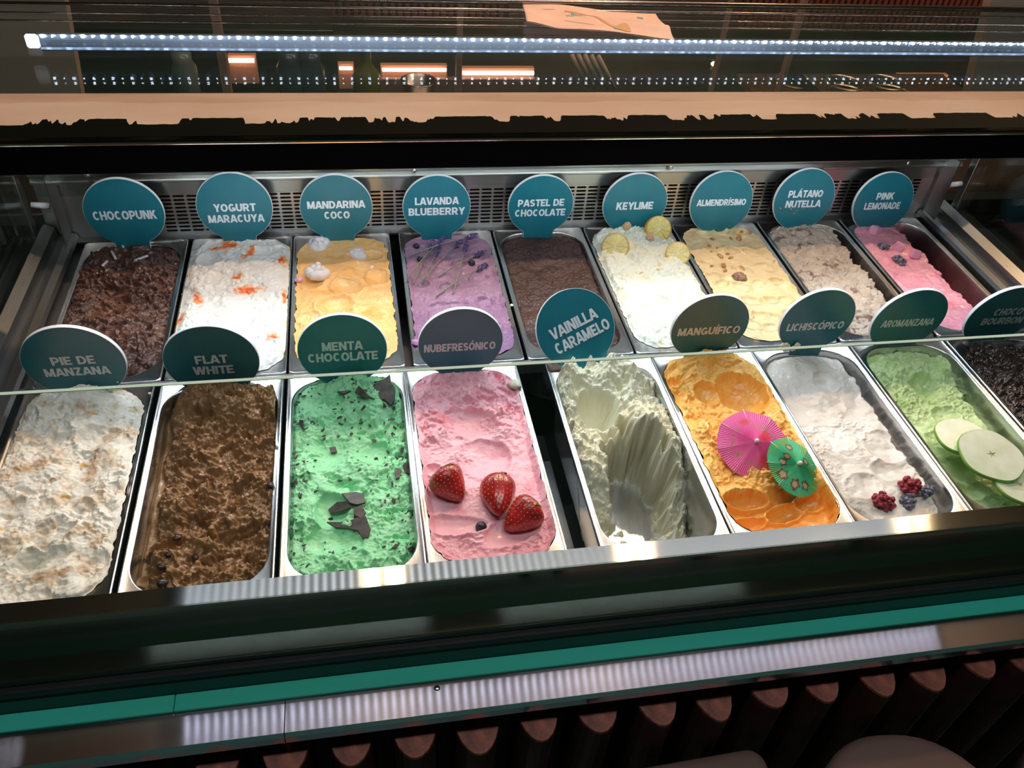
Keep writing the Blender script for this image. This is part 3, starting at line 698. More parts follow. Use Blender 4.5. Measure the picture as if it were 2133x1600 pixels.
g = G('aro', -.020, 0)
g.mound(1900, 770, .06, .03, .018).mound(1965, 770, .02, .02, .014).mound(1850, 790, .02, .04, .008)
g.bowl(1930, 810, .025, .025, .010, 20, .15).bowl(1975, 860, .022, .018, .006).bowl(1985, 905, .04, .02, .004)
g.side(1, .010, .012, .020, amp=.008).soft(.005, 24).chunk(.009, 24, 2, where=sstep(-.01, .08, g.Y)).torn(.006, 66, 2, where=np.clip(.2 + .9 * sstep(-.01, .08, g.Y) - .5 * g.mask, .06, 1)).torn(.0022, 170, 4, where=.5)
g.front(-.06, .012, .010).bowl(2010, 1010, .03, .014, .006, -20, .4)
g.colour(srgb(204, 228, 168), .03).tint(srgb(184, 216, 138), .7 * sstep(.0, .6, g.n(34, 70, 4)))
g.finish('pale apple-green gelato with torn crest at the back', .38, .25)

g = G('bourbon', -.016, 0)
g.soft(.006, 22).chunk(.012, 22, 2).pits(.006, 40).torn(.006, 62, 2).torn(.003, 160, 5)
g.colour(srgb(52, 32, 28), .05).tint(srgb(34, 20, 18), .7 * sstep(.0, .6, g.n(40, 70, 4)))
g.finish('very dark chocolate gelato with glossy torn crumbs', .25, .5)

# --- back row
g = G('punk', -.008, 0)
g.mound(240, 560, .07, .05, .008).mound(330, 560, .02, .04, .006).bowl(225, 640, .035, .045, .006, 0, .1).mound(310, 700, .03, .03, .006).bowl(330, 640, .02, .02, .004).bowl(290, 700, .02, .018, .006, 0, .4)
g.soft(.004, 26).chunk(.010, 15, 2, sy=1.8).pits(.007, 34, .2, .5, sy=2.4).torn(.0045, 72, 2, where=np.clip(.3 + .8 * sstep(-.1, .4, g.n(16, 60, 2)), .2, 1), sy=1.5).torn(.002, 170, 4, where=.6)
g.colour(srgb(86, 58, 48), .05).tint(srgb(70, 46, 42), .85 * sstep(-.1, .5, g.n(24, 70, 4))).blot(235, 645, .035, .055, srgb(118, 80, 58), 10, .6, 50, .75)
g.finish('milk brown chocolate gelato with ragged cracks', .40, .25)

g = G('yogurt', .004, .0062)
g.soft(.004, 22).bowl(470, 600, .03, .03, .004, 0, .1).bowl(530, 650, .04, .04, .003, 0, .1).bowl(540, 545, .03, .015, .006).bowl(440, 560, .02, .02, .006).mound(430, 520, .03, .02, .006).chunk(.004, 24, 2, steps=1.5).torn(.0036, 70, 2, where=.7)
g.colour(srgb(230, 232, 230), .02).tint(srgb(238, 236, 224), .7 * sstep(.2, .6, g.n(35, 70, 4)))
red, ora = srgb(226, 84, 30), srgb(240, 160, 60)
for b in ((497, 505, .035, .004, -3), (560, 510, .022, .006, 10), (475, 530, .006, .018, 0), (487, 530, .012, .008, 0), (520, 545, .006, .020, -20), (455, 537, .012, .004, 0), (415, 640, .006, .020, 15), (520, 622, .022, .009, 8), (368, 685, .016, .008, 40), (570, 720, .008, .008, 0), (595, 635, .004, .016, 0), (590, 560, .008, .012, 0), (497, 595, .008, .006, 0)):
    g.blot(b[0], b[1], b[2] * 1.5, b[3] * 1.6, ora, b[4], .8, 120, .9, .7).blot(b[0], b[1], b[2], b[3], red, b[4], .7, 130, .9, .9)
g.tint(srgb(238, 200, 110), .8 * sstep(.005, .0, g.edge) * sstep(-.1, .3, g.n(60, 72, 3)))
g.finish('white yogurt gelato streaked with orange passion fruit, spilling over its pan', .40, .2)

g = G('mandarina', -.001, .0012)
g.soft(.004, 24).bowl(650, 600, .02, .02, .007, 30, .3).bowl(725, 610, .025, .022, .006, -30, .4).bowl(700, 650, .03, .022, .009, 20, .5).bowl(790, 590, .02, .022, .006, 0, .4).bowl(760, 545, .03, .016, .005).bowl(645, 680, .018, .016, .006, 0, .4)
g.mound(650, 660, .02, .03, .006).mound(780, 500, .03, .01, .006).mound(708, 495, .006, .008, .010).mound(765, 495, .007, .008, .010)
g.torn(.004, 80, 2, where=np.clip(1.2 * sstep(.02, -.05, g.Y - .6 * g.X) + .1, .1, 1)).torn(.0018, 170, 4, where=.4)
g.colour(srgb(244, 196, 128), .03).tint(srgb(240, 172, 88), .75 * sstep(.1, .6, g.n(30, 70, 3))).tint(srgb(246, 212, 158), .7 * sstep(.1, .6, g.n(50, 78, 4)))
g.finish('pale orange mandarin gelato with folded waves', .36, .3)

g = G('lavanda', -.003, .001)
g.soft(.004, 26)
for b in ((900, 560, .014, .012), (955, 560, .016, .012), (1000, 590, .016, .014), (930, 610, .014, .012), (985, 545, .016, .010), (880, 600, .012, .014), (900, 515, .02, .008), (1010, 640, .014, .014)): g.bowl(*b, .006, 20, .4)
g.bowl(925, 650, .04, .012, .006, 5, .3).bowl(940, 670, .038, .03, .006, 0, .15)
g.torn(.0045, 80, 2, where=np.clip(1.1 * sstep(.03, -.03, g.Y) - .5 * g.mask, .15, 1)).torn(.002, 170, 4, where=.6)
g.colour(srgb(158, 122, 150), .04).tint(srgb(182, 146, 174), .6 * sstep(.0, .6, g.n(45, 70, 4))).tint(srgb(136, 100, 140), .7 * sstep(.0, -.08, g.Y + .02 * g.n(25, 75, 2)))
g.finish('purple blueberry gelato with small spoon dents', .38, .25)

g = G('pastel', -.010, 0)
g.soft(.004, 26).mound(1150, 520, .06, .04, .006).torn(.004, 75, 2, sy=1.4).torn(.002, 170, 4)
g.colour(srgb(66, 42, 38), .05).tint(srgb(48, 28, 26), .8 * sstep(-.1, .6, g.n(40, 70, 4)))
g.finish('dark chocolate cake gelato with fine cracks', .42, .2)

g = G('keylime', .002, .0025)
g.soft(.005, 24).chunk(.007, 26, 2).mound(1310, 520, .04, .04, .012).mound(1400, 580, .03, .05, .006).bowl(1330, 545, .014, .014, .008, 0, .3).bowl(1360, 650, .03, .02, .005).torn(.0045, 72, 2).torn(.002, 160, 4)
g.colour(srgb(230, 236, 222), .02).tint(srgb(234, 228, 186), .6 * sstep(.15, .6, g.n(35, 70, 4)))
g.blot(1337, 650, .012, .006, srgb(224, 208, 150), 0, .8, 90, .8).blot(1330, 588, .010, .002, srgb(190, 160, 80), 5, .5, 90, .8).blot(1365, 585, .005, .004, srgb(190, 160, 90), 0, .6, 90, .8)
g.finish('fluffy white lime gelato', .42, .15)

g = G('almen', .001, .001)
g.soft(.004, 26)
for i in range(26):
    px = [1460, 1500, 1540, 1480, 1520, 1560, 1465, 1510, 1550, 1590, 1500, 1540, 1575, 1610, 1530, 1560, 1600, 1630, 1545, 1580, 1610, 1640, 1560, 1600, 1480, 1620][i]
    py = [500, 495, 500, 530, 535, 540, 565, 570, 575, 570, 605, 610, 605, 600, 640, 640, 640, 640, 670, 670, 675, 670, 690, 695, 590, 560][i]
    g.bowl(px, py, random.uniform(.012, .018), random.uniform(.009, .013), random.uniform(.004, .008), random.uniform(-40, 40), .55)
g.torn(.0035, 90, 2, where=np.clip(1.3 * sstep(.02, .05, g.X + .3 * (g.Y + .02)) , .08, 1) * sstep(.03, -.03, g.Y))
g.colour(srgb(230, 206, 156), .03).tint(srgb(238, 220, 178), .6 * sstep(.1, .6, g.n(45, 70, 4))).tint(srgb(222, 184, 118), .7 * sstep(.02, .05, g.X + .3 * (g.Y + .02)) * sstep(-.2, .4, g.n(70, 74, 3)) * sstep(.03, -.03, g.Y))
g.finish('cream-yellow almond gelato pressed into petal shaped dents', .36, .3)

g = G('platano', -.006, 0)
g.soft(.004, 26).chunk(.006, 28, 2, sy=1.6).mound(1680, 500, .06, .04, .010).bowl(1685, 540, .022, .016, .004, 10, .2).side(1, .010, .010, .070, amp=.012).torn(.004, 70, 2, sy=1.3, where=.8).torn(.0018, 160, 4)
g.colour(srgb(186, 172, 156), .03).tint(srgb(104, 72, 60), .9 * sstep(.60, .76, g.r(24, 93, 3, .6, .012)) * sstep(-.1, .3, g.n(16, 94, 2))).tint(srgb(208, 196, 176), .5 * sstep(.1, .6, g.n(45, 70, 4)))
g.finish('greyish beige banana gelato marbled with thin chocolate lines, hollow along the right wall', .40, .2)

g = G('pink', -.006, 0)
g.mound(1830, 520, .05, .05, .004).side(1, .030, .014, .072, amp=.014, f=20).soft(.004, 26).bowl(1895, 590, .03, .03, .004).torn(.0028, 66, 2, where=.6)
g.colour(srgb(242, 166, 186), .03).tint(srgb(232, 136, 158), .7 * sstep(.0, .6, g.n(28, 70, 3))).tint(srgb(244, 172, 192), .6 * sstep(.2, .6, g.n(50, 78, 4)))
g.finish('bright pink lemonade gelato drawn to the left of its pan', .34, .35)

# ------------------------------------------------------------------ flavour signs
SR = .0585
def _arc(cx, cy, rx, ry, a0, a1, n=12):
    return [(cx + rx * math.cos(math.radians(a)), cy + ry * math.sin(math.radians(a))) for a in np.linspace(a0, a1, n)]
GW, GH = .125, .105      # half stem, half bar of the bold capitals
def _glyphs():
    L, T, B, w = GW, 1 - GH, GH, .80; R = w - L; m = w / 2
    g = {'A': (.90, [[(.06, -.12), (.45, 1.10)], [(.84, -.12), (.45, 1.10)], [(.22, .28), (.68, .28)]]),
         'B': (w, [[(L, 0), (L, 1)], [(L, T), (.42, T)] + _arc(.42, .70, .22, T - .70, 90, -90, 8) + [(L, .52)], [(L, .50), (.44, .50)] + _arc(.44, .30, .24, .30 - B, 90, -90, 8)[1:] + [(L, B)]]),
         'C': (.84, [_arc(m + .02, .5, m - L, .5 - B, 48, 312, 22)]),
         'D': (.84, [[(L, 0), (L, 1)], [(L, T), (.36, T)] + _arc(.36, .5, .355, T - .5, 90, -90, 14) + [(L, B)]]),
         'E': (.70, [[(L, 0), (L, 1)], [(L, T), (.68, T)], [(L, .5), (.62, .5)], [(L, B), (.69, B)]]),
         'F': (.66, [[(L, 0), (L, 1)], [(L, T), (.66, T)], [(L, .48), (.60, .48)]]),
         'G': (.88, [_arc(m + .02, .5, m - L, .5 - B, 48, 318, 22), [(.46, .43), (.76, .43), (.76, .08)]]),
         'H': (w, [[(L, 0), (L, 1)], [(R, 0), (R, 1)], [(L, .5), (R, .5)]]),
         'I': (.25, [[(L, 0), (L, 1)]]),
         'K': (.84, [[(L, 0), (L, 1)], [(L + .08, .42), (.74, 1.12)], [(.34, .62), (.76, -.10)]]),
         'L': (.66, [[(L, 0), (L, 1)], [(L, B), (.66, B)]]),
         'M': (1.0, [[(L, 0), (L, 1)], [(1 - L, 0), (1 - L, 1)], [(.14, 1.02), (.5, .06)], [(.86, 1.02), (.5, .06)]]),
         'N': (.84, [[(L, 0), (L, 1)], [(.84 - L, 0), (.84 - L, 1)], [(.13, 1.03), (.71, -.03)]]),
         'O': (.90, [_arc(.45, .5, .45 - L, .5 - B, 0, 360, 30)]),
         'P': (.76, [[(L, 0), (L, 1)], [(L, T), (.40, T)] + _arc(.40, .655, .24, T - .655, 90, -90, 10) + [(L, .415)]]),
         'R': (.82, [[(L, 0), (L, 1)], [(L, T), (.42, T)] + _arc(.42, .67, .23, T - .67, 90, -90, 10) + [(L, .445)], [(.42, .44), (.74, -.10)]]),
         'S': (.76, [_arc(.38, .70, .25, T - .70, 35, 245, 14) + _arc(.38, .30, .255, .30 - B, 65, -145, 14)]),
         'T': (.76, [[(.38, 0), (.38, 1)], [(0, T), (.76, T)]]),
         'U': (.82, [[(L, 1), (L, .40)] + _arc(.41, .40, .41 - L, .40 - B, 180, 360, 14) + [(.82 - L, 1)]]),
         'V': (.88, [[(.07, 1.12), (.44, -.10)], [(.81, 1.12), (.44, -.10)]]),
         'W': (1.2, [[(.08, 1.12), (.34, -.10)], [(.60, 1.08), (.34, -.10)], [(.60, 1.08), (.86, -.10)], [(1.12, 1.12), (.86, -.10)]]),
         'Y': (.86, [[(.06, 1.14), (.43, .42)], [(.80, 1.14), (.43, .42)], [(.43, .5), (.43, 0)]]),
         'Z': (.76, [[(.04, T), (.72, T)], [(.60, .95), (.16, .05)], [(.04, B), (.74, B)]])}
    for a, b in (('Á', 'A'), ('Í', 'I'), ('Ó', 'O')): g[a] = (g[b][0], g[b][1])
    return g
GLY = _glyphs()
def _clip(poly, y0, sgn):
    out = []
    for i, p in enumerate(poly):
        q = poly[(i + 1) % len(poly)]; a = sgn * (p[1] - y0); b = sgn * (q[1] - y0)
        if a >= 0: out.append(p)
        if (a >= 0) != (b >= 0): t = a / (a - b); out.append((p[0] + t * (q[0] - p[0]), p[1] + t * (q[1] - p[1])))
    return out
def glyph_polys(ch):
    polys = []
    def off(d):  # half thickness across direction d: stems thicker than bars
        n = (-d[1], d[0]); k = math.hypot(n[0] * GW, n[1] * GH); return (n[0] * k, n[1] * k)
    for line in GLY[ch][1]:
        for i in range(len(line) - 1):
            p, q = line[i], line[i + 1]; l = math.hypot(q[0] - p[0], q[1] - p[1])
            if l < 1e-6: continue
            d = ((q[0] - p[0]) / l, (q[1] - p[1]) / l); o = off(d)
            polys.append([(p[0] + o[0], p[1] + o[1]), (p[0] - o[0], p[1] - o[1]), (q[0] - o[0], q[1] - o[1]), (q[0] + o[0], q[1] + o[1])])
            if i: polys.append([(p[0] + GW * math.cos(a), p[1] + GH * math.sin(a)) for a in np.linspace(0, 2 * PI, 13)[:-1]])
    polys = [_clip(_clip(p, 0, 1), 1, -1) for p in polys]
    if ch in 'ÁÍÓ': c = GLY[ch][0] / 2; polys.append([(c - .10, 1.07), (c + .08, 1.07), (c + .26, 1.27), (c + .02, 1.27)])
    return [p for p in polys if len(p) > 2]

def text_mesh(lines, sizes=None):
    """lines: (text, width, height, cx, cz) bold capitals lying in the sign plane"""
    mb = MB()
    for t, wd, ht, cx, cz in lines:
        x = 0; items = []
        for ch in t:
            if ch == ' ': x += .42; continue
            items.append((ch, x)); x += GLY[ch][0] + (.060 if ch not in 'AVLTY' else .025)
        tot = x - .05; ht = ht * 1.1; q = 0
        for ch, x0 in items:
            for p in glyph_polys(ch):
                q += 1; mb.add([((a + x0 - tot / 2) * wd / tot + cx, -.0000012 * (q % 40), (b - .5) * ht + cz) for a, b in p], [tuple(range(len(p)))])
    return mb

def sign(lines, X, Y, Z, lean, label, roll=0, neck=.035, nw=.0285, R=.0585):
    SR = R
    th = math.radians(lean)
    MR = Matrix.Rotation(-th, 4, 'X') @ Matrix.Rotation(math.radians(roll), 4, 'Y')
    e = empty('flavour_sign', (X, Y, Z), label, 'sign', 'round flavour signs'); e.rotation_euler = MR.to_euler()
    a0 = math.asin(nw / SR); out = [(SR * math.sin(a), -SR * math.cos(a)) for a in np.linspace(a0, 2 * PI - a0, 84)]
    out += [(-nw * .93, -SR * math.cos(a0) - .004), (-nw * .90, -SR - neck), (nw * .90, -SR - neck), (nw * .93, -SR * math.cos(a0) - .004)]
    RX = Matrix.Rotation(PI / 2, 4, 'X')
    MB().prism(out, -.0052, 0, RX).build('board', M['sign_white'], e)
    ins = [(x * .988, z * .988) for x, z in out]
    MB().prism(ins, .0002, .0005, RX).build('printed_face', M['sign_teal'], e)
    o = text_mesh(lines, None).build('lettering', M['letters'], e, (0, -.0008, 0))
    for q in e.children: q.parent = e
    return e

def two(a, wa, b, wb, z=0, h=.0125, cx=0, gap=.0195):
    return [(a, wa, h, cx, z + gap / 2), (b, wb, h, cx, z - gap / 2)]
S = sign
S([('CHOCOPUNK', .096, .0145, 0, -.004)], .022, .346, .063, -.5, 'round teal sign at the back of the brown chocolate gelato with white sticks', R=0.0605)
S(two('YOGURT', .066, 'MARACUYA', .088, -.010), .192, .346, .068, 3.6, 'round teal sign lettered YOGURT MARACUYA', R=0.0597)
S(two('MANDARINA', .094, 'COCO', .042, -.004), .354, .346, .063, .8, 'round teal sign lettered MANDARINA COCO', R=0.0594)
S(two('LAVANDA', .074, 'BLUEBERRY', .096, .002), .521, .346, .059, 3, 'round teal sign lettered LAVANDA BLUEBERRY', R=0.0578)
S(two('PASTEL DE', .082, 'CHOCOLATE', .090, -.004), .702, .346, .057, -.8, 'round teal sign lettered PASTEL DE CHOCOLATE', R=0.0577)
S([('KEYLIME', .068, .0135, 0, -.003)], .873, .346, .055, 1, 'round teal sign lettered KEYLIME', R=0.0589)
S([('ALMENDRÍSIMO', .094, .0112, 0, .001)], 1.036, .346, .053, 7.1, 'round teal sign at the back of the cream-yellow almond gelato', R=0.0592)
S(two('PLÁTANO', .068, 'NUTELLA', .070, .002), 1.197, .346, .055, 6.7, 'round teal sign of the greyish banana gelato, crumbs stuck on its lettering', R=0.0593)
S(two('PINK', .036, 'LEMONADE', .074, .004), 1.361, .346, .044, 6.5, 'round teal sign lettered PINK LEMONADE', R=0.0599)
S(two('PIE DE', .052, 'MANZANA', .078, -.004, .0130), .024, -.030, .066, -4.1, 'round dark green sign lettered PIE DE MANZANA in the white crumble gelato', R=0.0611)
S(two('FLAT', .041, 'WHITE', .052, -.006, .0135), .186, -.016, .046, -3.2, 'round dark green sign lettered FLAT WHITE in the coffee gelato', R=0.0609)
S([('MENTA', .054, .0135, 0, .0085), ('CHOCOLATE', .094, .0135, 0, -.0100)], .357, -.016, .052, 1.2, 'round dark green sign lettered MENTA CHOCOLATE in the mint gelato', R=0.0597)
S([('NUBEFRESÓNICO', .1, .0125, -.001, -.006)], .518, -.016, .054, 0, 'round purple-grey sign standing in the pink strawberry gelato', R=0.0591)
S([('VAINILLA', .075, .0150, .000, .008), ('CARAMELO', .088, .0150, .004, -.014)], .688, .008, .050, 36, 'bright teal sign lettered VAINILLA CARAMELO leaning back and turned', roll=-24, neck=.028)
S([('MANGUÍFICO', .096, .0130, 0, -.006)], .883, -.016, .059, -1.8, 'round olive-dark sign standing in the orange mango gelato', R=0.0586)
S([('LICHISCÓPICO', .092, .0130, 0, -.009)], 1.052, -.016, .060, -1.9, 'round dark green sign smeared with white, standing in the lychee gelato', R=0.0583)
S([('AROMANZANA', .088, .0130, 0, -.004)], 1.206, -.016, .052, -3.9, 'round dark green sign standing in the pale green apple gelato', R=0.0600)
S(two('CHOCO', .050, 'BOURBON', .072, .001, .0135, cx=.004), 1.369, -.016, .050, -6.5, 'round near-black sign lettered CHOCO BOURBON at the right edge', R=0.0604)

# ------------------------------------------------------------------ toppings
def basis(n, up=(0, 1, 0)):
    n = Vector(n).normalized(); u = Vector(up); x = u.cross(n).normalized() if u.cross(n).length > 1e-3 else Vector((1, 0, 0)); y = n.cross(x)
    return Matrix((x, y, n)).transposed()

def blob(r, seed, amp=.18, sub=3, sq=(1, 1, 1), f=1.6):
    """lumpy ball"""
    bm = bmesh.new(); bmesh.ops.create_icosphere(bm, subdivisions=sub, radius=1)
    from mathutils import noise as mn
    for v in bm.verts:
        k = 1 + amp * mn.noise(v.co * f + Vector((seed * 3.1, seed * 1.7, seed))) + amp * .4 * mn.noise(v.co * f * 3 + Vector((seed, 0, 0)))
        v.co = Vector((v.co.x * k * r * sq[0], v.co.y * k * r * sq[1], v.co.z * k * r * sq[2]))
    return bm

# white chocolate sticks on the brown gelato
stick = noise_col(mat('white_chocolate', srgb(232, 222, 222), .5), srgb(214, 200, 200), srgb(240, 234, 234), 500)
sticks = [((250, 507), (258, 519), 'lying against the left foot of the sign'), ((259, 511), (277, 505), 'second one, at the middle of the sign foot'), ((297, 503), (323, 511), 'the one right of the sign foot'),
          ((233, 527), (242, 543), 'short upright one below the sign'), ((280, 547), (309, 536), 'with a dark speck, lying slanted'), ((214, 558), (225, 547), 'stubby slanted one on the left')]
for a, b, t in sticks:
    A = on('punk', *a, .003); B = on('punk', *b, .003); d = Vector(B - A); L = d.length
    o = MB().tube([(0, 0, 0), (0, 0, .0008), (0, 0, L * .5), (0, 0, L - .0008), (0, 0, L)], [.0015, .0021, .0022, .0021, .0015], 10).build('chocolate_stick', stick, None, tuple(A)); o.rotation_euler = d.to_track_quat('Z', 'Y').to_euler()
    tag(o, 'small white chocolate stick ' + t, 'sweet', 'white chocolate sticks')
mb = MB()
for k, (px, py) in enumerate(((292, 561), (191, 580), (203, 571), (212, 566), (222, 565), (224, 575), (276, 535), (205, 569), (366, 551))):
    P = on('punk', px, py, .001); mb.bm(blob(.0019, k, .5, 1), False, Matrix.Translation(P))
tag(mb.build('white_crumbs', stick), 'loose white crumbs on the brown chocolate gelato', 'crumbs', kind='stuff')

# meringues
mer = mat('meringue', srgb(236, 234, 240), .5)
for k, (px, py, r, t) in enumerate(((664, 512, .0185, 'upper left one under the sign'), (745, 533, .0150, 'the right one'), (661, 573, .0200, 'largest, lowest one at the left wall'), (773, 557, .0055, 'tiny drop right of the others'))):
    P = on('mandarina', px, py, -.002); mb = MB()
    if r > .01:
        for j, (n_, rr, zz, tr) in enumerate(((26, .60, .22, .40), (18, .30, .52, .34))):
            pts = []; rad = []
            for i in range(n_ + 1):
                a = 2 * PI * i / n_ * 1.02 + k + j; q = rr * (1 + .12 * math.sin(3 * a + k))
                pts.append((r * q * math.cos(a), r * q * math.sin(a), r * (zz + .10 * i / n_ + .05 * math.sin(5 * a)))); rad.append(r * tr * (1 + .16 * math.sin(4 * a + k)))
            mb.tube(pts, rad, 12)
        mb.bm(blob(r * .28, k, .3, 2), True, Matrix.Translation((0, 0, r * .92)))
        mb.bm(blob(r * .85, k + 3, .2, 3, (1, 1, .35)), True)
    else: mb.bm(blob(r, k, .3, 2, (1, 1, .8)), True)
    o = mb.build('meringue', mer, None, tuple(P), (.2, .1 * k, k)); tag(o, 'white swirled meringue on the pale orange gelato, ' + t, 'meringue', 'meringues')

# blueberries and lavender
berry = noise_col(mat('blueberry_skin', srgb(38, 34, 52), .45), srgb(24, 22, 36), srgb(58, 52, 78), 200)
def blueberry(key, px, py, r, lab, m=berry, grp='small dark berries'):
    P = on(key, px, py, r * .45); mb = MB()
    mb.lathe([(.0001, -r * .92), (r * .5, -r * .82), (r * .86, -r * .45), (r, 0), (r * .88, r * .42), (r * .55, r * .74), (r * .34, r * .84), (r * .30, r * .92), (r * .22, r * .80), (.0001, r * .72)], 18)
    o = mb.build('blueberry', m, None, tuple(P), (-.6 + .3 * math.sin(px), .3, px)); return tag(o, lab, 'berry', grp)
blueberry('lavanda', 867, 516, .0058, 'dark blueberry at the upper left of the purple gelato')
blueberry('lavanda', 875, 543, .0056, 'dark blueberry half under the lavender stems on the left')
blueberry('lavanda', 982, 551, .0066, 'dark blueberry among the right lavender heads')
stemm = noise_col(mat('lavender_stem', srgb(132, 140, 122), .6), srgb(116, 124, 106), srgb(156, 160, 146), 300)
flow = noise_col(mat('lavender_flower', srgb(94, 88, 134), .7), srgb(66, 62, 92), srgb(122, 112, 176), 260)
C4 = lambda x, y: (x / 3.2 + 580, y / 3.2 + 330)
sp = [((1290, 535), (875, 665), 'longest stem, lying nearly level'), ((1085, 560), (862, 812), 'second stem from the left wall'), ((1020, 590), (900, 850), 'short grey head at the left'), ((1200, 585), (928, 860), 'head in the middle, stem slanting to the left wall'),
      ((1062, 625), (960, 850), 'lowest of the left bundle'), ((1250, 600), (1165, 915), 'steep stem in the middle'), ((1345, 650), (1065, 805), 'right head with a thin slanting stem'), ((1365, 735), (1050, 935), 'lowest head near the right wall')]
for k, (h, t, lab) in enumerate(sp):
    Hh = on('lavanda', *C4(*h), .005); T = on('lavanda', *C4(*t), .004); e = empty('lavender_sprig', tuple(T), 'lavender sprig on the purple gelato, ' + lab, 'flower', 'lavender sprigs')
    d = Vector(Hh - T); mid = d * .5 + Vector((0, 0, .004)); pts = [(0, 0, 0), tuple(d * .25 + Vector((0, 0, .003))), tuple(mid), tuple(d * .8 + Vector((0, 0, .002))), tuple(d)]
    MB().tube(pts, [.0011, .0012, .0011, .001, .0008], 6).build('stem', stemm, e)
    mb = MB(); u = d.normalized(); rr = random.Random(k)
    for j in range(40):
        s = rr.uniform(-.016, .012); a = rr.uniform(0, 2 * PI); rad = .0046 * math.sqrt(max(.05, 1 - (s / .0165) ** 2)) * rr.uniform(.5, 1)
        p1 = u.cross(Vector((0, 0, 1))).normalized(); p2 = u.cross(p1)
        c = d + u * s + rad * (math.cos(a) * p1 + math.sin(a) * p2)
        mb.bm(blob(.0017, j, .4, 1, (1, 1, 1)), False, Matrix.Translation(c))
    mb.build('flower_head', flow, e)

# citrus slices
rind = noise_col(mat('lemon_rind', srgb(222, 170, 40), .4), srgb(210, 156, 30), srgb(232, 186, 60), 200)
pith = mat('citrus_pith', srgb(232, 224, 178), .5)
pulp = noise_col(mat('citrus_pulp', srgb(214, 200, 112), .22), srgb(200, 186, 92), srgb(228, 216, 140), 260, bump=.5)
def citrus(key, px, py, r, normal, spin, lab, th=.004, lift=.010):
    P = on(key, px, py, 0) + np.array([0, 0, lift]); e = empty('citrus_slice', tuple(P), lab, 'citrus slice', 'citrus slices'); e.rotation_euler = basis(normal).to_euler()
    MB().lathe([(r * .93, -th), (r * .985, -th), (r, -th * .6), (r, th * .6), (r * .985, th), (r * .945, th)], 48).build('rind', rind, e)
    MB().lathe([(.0001, -th * .98), (r * .95, -th * .98), (r * .95, th * .9), (.0001, th * .9)], 48).build('pith', pith, e)
    n = 9
    for k in range(n):
        a0 = 2 * PI * k / n + spin; a1 = a0 + 2 * PI / n; am = (a0 + a1) / 2; w = a1 - a0
        poly = [(r * .09 * math.cos(am), r * .09 * math.sin(am))]
        for q in np.linspace(-.5, .5, 7):
            a = am + q * w * .86; rr = r * .885 * (1 - .03 * abs(q) * 2); poly.append((rr * math.cos(a), rr * math.sin(a)))
        MB().prism(poly, -th * 1.03, th * 1.06).build('segment', pulp, e)
citrus('keylime', 1281, 519, .0245, (-.35, -.62, .70), .2, 'lemon slice standing at the left wall of the white lime gelato', lift=.004)
citrus('keylime', 1369, 484, .0240, (.05, -.80, .55), .5, 'thick lemon slice with yellow rind beside the KEYLIME sign', th=.0065, lift=.006)
citrus('keylime', 1411, 533, .0215, (-.15, -.62, .75), .0, 'pale lime slice at the right wall of the white lime gelato', th=.0025, lift=.004)

# nuts
nutm = noise_col(mat('roasted_nut', srgb(196, 138, 84), .45), srgb(160, 104, 58), srgb(220, 172, 118), 180)
C5 = lambda x, y: (x / 3.556 + 1150, y / 3.556 + 330)
nuts = [(1190, 603, .0055), (1385, 592, .0078), (1157, 645, .0052), (1225, 664, .0042), (1240, 728, .0072), (1322, 740, .0050), (1265, 795, .0072), (1187, 800, .0042), (1282, 835, .0062), (1402, 818, .0066), (1408, 545, .0050), (1325, 600, .0048), (1300, 708, .0038), (1465, 555, .0045), (1180, 690, .0030)]
pos = 'under the sign edge;big one below the sign;near the left wall;small one left of centre;long one in the middle;thin slanted one in the middle;pair member, left;small one by the left wall;lower pair member;flat one right of centre;by the back right rim;broken one below the sign;tiny chip in the middle;small one at the right rim;tiny chip at the left'.split(';')
for k, (x, y, r) in enumerate(nuts):
    P = on('almen', *C5(x, y), r * .2); o = MB().bm(blob(r, k + 2, .35, 3, (1, .62, .45)), True).build('nut_piece', nutm, None, tuple(P), (.3 * math.sin(k), .3 * math.cos(k * 2), k * 1.3)); tag(o, 'roasted nut piece on the cream-yellow gelato, ' + pos[k], 'nut', 'nut pieces')
P = on('almen', *C5(1385, 893), .004); tag(MB().bm(blob(.0125, 40, .35, 3, (1, .7, .6)), True).build('pecan_half', noise_col(mat('pecan', srgb(150, 108, 88), .5), srgb(112, 78, 62), srgb(178, 138, 112), 240, bump=.6), None, tuple(P), (0, 0, -.5)), 'large brown pecan half in the middle of the cream-yellow gelato', 'nut')
for x, y, lab in ((548, 520, 'biscuit chunk at the foot of the KEYLIME sign'), (722, 608, 'biscuit chunk under the thick lemon slice')):
    P = on('keylime', *C5(x, y), .004); tag(MB().bm(blob(.0095, x, .4, 3, (.8, .7, 1)), True).build('biscuit_chunk', noise_col(mat('biscuit', srgb(206, 166, 124), .7), srgb(184, 140, 100), srgb(222, 186, 148), 300), None, tuple(P)), lab, 'biscuit', 'biscuit chunks')
blueb = None

